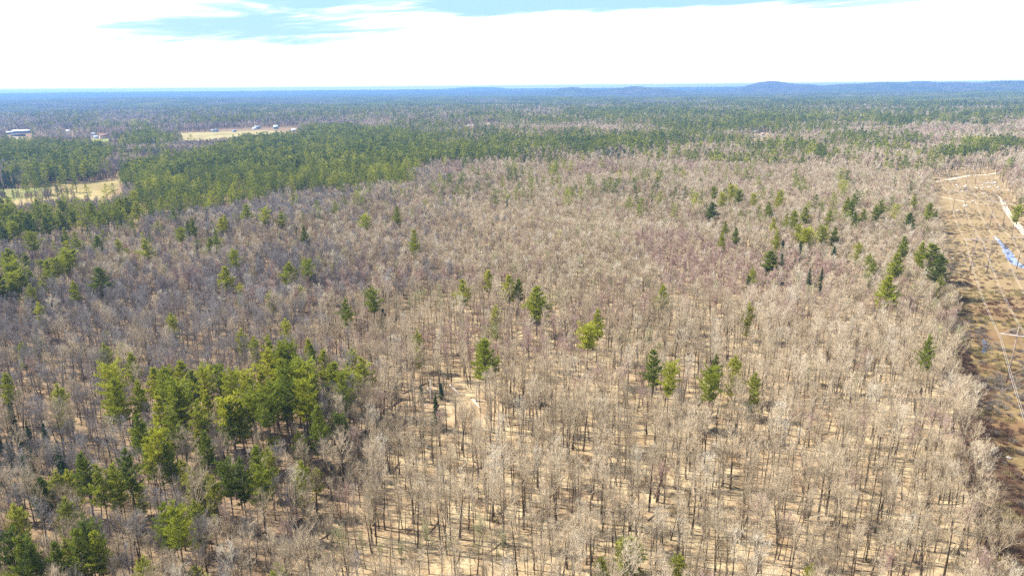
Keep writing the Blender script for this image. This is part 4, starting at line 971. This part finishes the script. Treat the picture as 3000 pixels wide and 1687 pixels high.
log(1237, 1183, 1252, 1190, 0.2, m_log, 'short pale log left of the glade centre')
log(1380, 1170, 1422, 1178, 0.20, m_log, 'pale log lying level right of the glade')
log(1388, 1172, 1408, 1198, 0.24, m_log, 'white log slanting down right of the glade')
log(1226, 1300, 1275, 1320, 0.18, m_log, 'pale log lying in the wood just below the glade')
log(1130, 1200, 1185, 1165, 0.28, m_dlog, 'dark log lying at the left side of the glade')
log(1160, 1090, 1190, 1060, 0.26, m_dlog, 'dark log lying under the trees behind the glade')
log(1150, 1225, 1172, 1185, 0.35, m_dlog, 'thick dark log with brown bark left in the glade')  # same dark brown wood as the other dark logs
for x, y, h_, r_, lab in ((1262, 1182, 9, 0.26, 'pale dead trunk standing right of the low hemlocks'), (1234, 1195, 9, 0.17, 'dark thin dead trunk standing in the glade'),
                          (1216, 1205, 8, 0.2, 'short broken dead trunk at the left of the glade'), (1299, 1157, 8, 0.16, 'slim dead trunk at the back right of the glade'),
                          (1195, 1232, 8, 0.13, 'slender dead trunk nearest in the glade'), (1395, 1176, 7, 0.24, 'white broken stub right of the glade')):
    a = MB(); a.tube([(0, 0, -0.3), (0.1, 0, h_ * 0.5), (0.2, 0.15, h_)], [r_, r_ * 0.8, r_ * 0.45], 7)
    for k in range(5):
        z = rr_.uniform(h_ * 0.3, h_ * 0.95); v = Vector((rr_.gauss(0, 1), rr_.gauss(0, 1), 0.5)).normalized(); a.tube([(0.1, 0, z), Vector((0.1, 0, z)) + v * rr_.uniform(0.5, 1.6)], [r_ * 0.3, r_ * 0.08], 4)
    o = a.build('dead_trunk', m_log if 'pale' in lab or 'white' in lab else m_dlog, None, gp(x, y)); tag(o, lab, 'dead tree', 'dead trunks round the glade')
# singular hardwoods
for k, (sx, sy, idx, h_, wd, lab) in enumerate(((1410, 580, 7, 14, 1.5, 'pale yellow-green budding tree in the middle of the bare wood'), (2012, 681, 7, 15, 1.3, 'rounded cream-white budding tree in the wood right of centre'),
        (487, 316, 9, 17, 1.2, 'yellow budding tree beyond the roadside meadow'), (1240, 1140, 7, 18, 1.25, 'large white-limbed bare tree below the glade'), (1400, 1170, 5, 17, 1.1, 'spreading pale-limbed bare tree right of the glade'),
        (490, 1190, 5, 19, 1.15, 'gnarled dark-trunked spreading tree among the lower left pines'), (2006, 860, 6, 17, 1.1, 'crooked white-branched tree in the bare wood right of centre'))):
    p = gs(sx, sy, h_); s = h_ / BN[idx][0]
    cm = BN[idx][2]
    if k in (0, 2):
        cm = cm.copy(); cm.materials.clear(); cm.materials.append(plant_mat('yellow_buds', [(0, (0.55, 0.50, 0.20)), (1, (0.62, 0.56, 0.24))]))
    place_pair('bare_tree', BN[idx][1], cm, (p.x, p.y, float(T(p.x, p.y))), 1.3 * k, (s * wd, s * wd, s), lab, 'bare tree', None)

# ------------------------------------------------------------------ houses
def flat(name, c, r_=0.8):
    m_, t, b = mat(name, r_, 0.2); n_ = noise(t, 0.8, 2, 0.5, t.nodes.new('ShaderNodeTexCoord').outputs['Object'])
    t.links.new(ramp(t, n_, [(0.3, tuple(v * 0.9 for v in c)), (0.7, c)]), b.inputs['Base Color']); return m_
mw = flat('white_clapboard', (0.58, 0.58, 0.60)); mg = flat('grey_shingle', (0.26, 0.28, 0.32)); mwr = flat('white_metal_roof', (0.66, 0.68, 0.70), 0.5)
mtan = flat('tan_siding', (0.55, 0.42, 0.33)); mbr = flat('brown_siding', (0.22, 0.13, 0.10)); mbl = flat('blue_grey_siding', (0.20, 0.24, 0.36)); mgl = flat('window_glass', (0.05, 0.06, 0.09), 0.15)
mdk = flat('dark_shingle', (0.12, 0.12, 0.14)); mgn = flat('green_siding', (0.12, 0.20, 0.16))
def house(name, sx, sy, w, d, h, rh, wall, roof, lab, cat, rz=0.0, nwin=3, door=True, grp=None):
    p = gs(sx, sy); t = thing(name, (p.x, p.y, float(T(p.x, p.y))), lab, cat, grp, rz)
    a = MB(); hw, hd = w / 2, d / 2
    a.add([(-hw, -hd, -1), (hw, -hd, -1), (hw, hd, -1), (-hw, hd, -1), (-hw, -hd, h), (hw, -hd, h), (hw, hd, h), (-hw, hd, h), (-hw, 0, h + rh), (hw, 0, h + rh)],
          [(0, 1, 5, 4), (1, 2, 6, 9, 5), (2, 3, 7, 6), (3, 0, 4, 8, 7)]); a.build('wall', wall, t)
    a = MB(); e = 0.5
    for s in (-1, 1):
        z0 = h - e * rh / hd; y0 = s * (hd + e)
        V = [(-hw - e, y0, z0 + 0.05), (hw + e, y0, z0 + 0.05), (hw + e, 0, h + rh + 0.05), (-hw - e, 0, h + rh + 0.05)]
        V += [(x, y, z + 0.25) for x, y, z in V]; a.add(V, [(0, 1, 2, 3), (7, 6, 5, 4), (0, 4, 5, 1), (1, 5, 6, 2), (2, 6, 7, 3), (3, 7, 4, 0)])
    ro = a.build('roof', roof, t)
    for i in range(nwin):
        x = -hw + w * (i + 0.7) / (nwin + 0.4); a = MB(); a.box(x - 0.6, -hd - 0.06, 1.1, x + 0.6, -hd - 0.01, 2.5); wi = a.build('window', mgl, t)
    if door:
        a = MB(); a.box(hw - 1.9, -hd - 0.07, 0, hw - 0.9, -hd - 0.01, 2.1); a.build('door', mbr, t)
    if cat == 'house':
        a = MB(); a.box(-0.4, 0.6, h + rh * 0.4, 0.4, 1.4, h + rh + 1.2); a.build('chimney', mbr, ro)
    return t
house('warehouse', 63, 335, 52, 30, 6, 2.5, mbl, mwr, 'long blue-grey shed with a bright white roof at far left', 'warehouse', 0.25, 8)
house('warehouse', 25, 338, 22, 16, 5, 2, mbl, mwr, 'small white-roofed shed left of the big white-roofed shed', 'warehouse', 0.1, 4)
house('warehouse', 46, 343, 30, 10, 4, 1.5, mdk, mdk, 'low dark shed in front of the white-roofed shed', 'warehouse', 0.1, 4)
house('farmhouse', 236, 346, 9, 7, 6.5, 4.5, mw, mg, 'white farmhouse with a steep gable left of the brown barn', 'house', 1.2, 2)
house('farmhouse', 246, 349, 15, 9, 4, 3, mw, mg, 'low grey-roofed wing beside the steep white farmhouse', 'house', 0.1, 4)
house('barn', 262, 349, 17, 12, 6, 5, mtan, mbr, 'tan barn with brown end right of the white farmhouse', 'barn', 0.9, 2)
house('cottage', 172, 334, 9, 8, 4, 3, mw, mwr, 'small white cottage among trees left of the farm', 'house', 0.3, 2)
house('barn', 541, 332.5, 17, 10, 4.5, 3, mg, mg, 'grey shed at the left end of the roadside meadow', 'barn', 0.1, 3)
house('cabin', 590, 332.5, 8, 7, 3.2, 2, mbl, mbl, 'small blue-grey cabin in the middle of the roadside meadow', 'house', 0.1, 1)
house('farmhouse', 648, 325, 16, 10, 5, 3.5, mbl, mg, 'blue-grey farmhouse at the right of the roadside meadow', 'house', 0.2, 3)
house('garage', 640, 327, 9, 8, 3.5, 2.5, mw, mwr, 'white garage left of the blue-grey farmhouse', 'garage', 0.2, 1)
house('farmhouse', 694, 325, 12, 9, 6, 4, mgn, mwr, 'green house with a white roof right of the blue-grey farmhouse', 'house', 0.5, 3)
house('cottage', 739, 331, 12, 9, 3.5, 2.5, mw, mwr, 'white cottage at the right end of the road', 'house', 0.8, 2)
house('cabin', 1902, 335, 13, 8, 3.5, 2, mgn, mwr, 'dark cabin with pale roof beside the far yard right of centre', 'house', 0.05, 2)
house('farmhouse', 1917, 341, 9, 7, 3.2, 2.2, mtan, mtan, 'tan shed on the pale yard right of centre', 'barn', 0.4, 1)
for sx, w, lab in ((380, 60, 'leftmost pale long building near the left horizon'), (404, 90, 'largest white building near the left horizon'), (424, 50, 'rightmost white building near the left horizon')):
    house('warehouse', sx, 236.5, w, 40, 26, 5, mw, mwr, lab, 'warehouse', 0.1, 5, False)
# radio mast on the far ridge
D = 5000
pz = RM @ Vector(((1607 * K - 1500) / FOC, -(218 * K - 843.5) / FOC, -1)); pa = math.atan2(pz.x, pz.y)
mx, my = D * math.sin(pa), D * math.cos(pa); mz = float(T(mx, my))
t_ = thing('radio_mast', (mx, my, mz), 'thin radio mast rising from the far ridge right of centre', 'mast')
a = MB()
for k in range(3):
    q = 2.094 * k; a.tube([(1.4 * math.cos(q), 1.4 * math.sin(q), -2), (0.9 * math.cos(q), 0.9 * math.sin(q), 140)], [0.35, 0.22], 4)
for k in range(23):
    z = k * 6; a.tube([(1.4, 0, z), (-0.7, 1.2, z + 3)], 0.12, 3); a.tube([(-0.7, 1.2, z + 3), (-0.7, -1.2, z + 6)], 0.12, 3)
a.build('lattice', mg, t_)
a = MB(); a.tube([(0, 0, 140), (0, 0, 150)], 0.2, 5); a.build('antenna', mg, t_)

# ------------------------------------------------------------------ haze
HT = 180.0
V = MB(); V.box(-24200, -24200, -60, 24200, 24200, HT)
m_h = bpy.data.materials.new('haze'); m_h.use_nodes = True; t = m_h.node_tree; t.nodes.clear()
o_ = t.nodes.new('ShaderNodeOutputMaterial'); v_ = t.nodes.new('ShaderNodeVolumePrincipled')
v_.inputs['Color'].default_value = (0.20, 0.40, 0.78, 1); v_.inputs['Density'].default_value = 1.05e-4; v_.inputs['Anisotropy'].default_value = 0.2
t.links.new(v_.outputs[0], o_.inputs['Volume'])
hz = V.build('haze', m_h); tag(hz, kind='stuff')
hz["label"] = 'thin blue air between the camera and the horizon'
print('individual pines', len(IND), 'rest', len(REST), 'bare near', n)
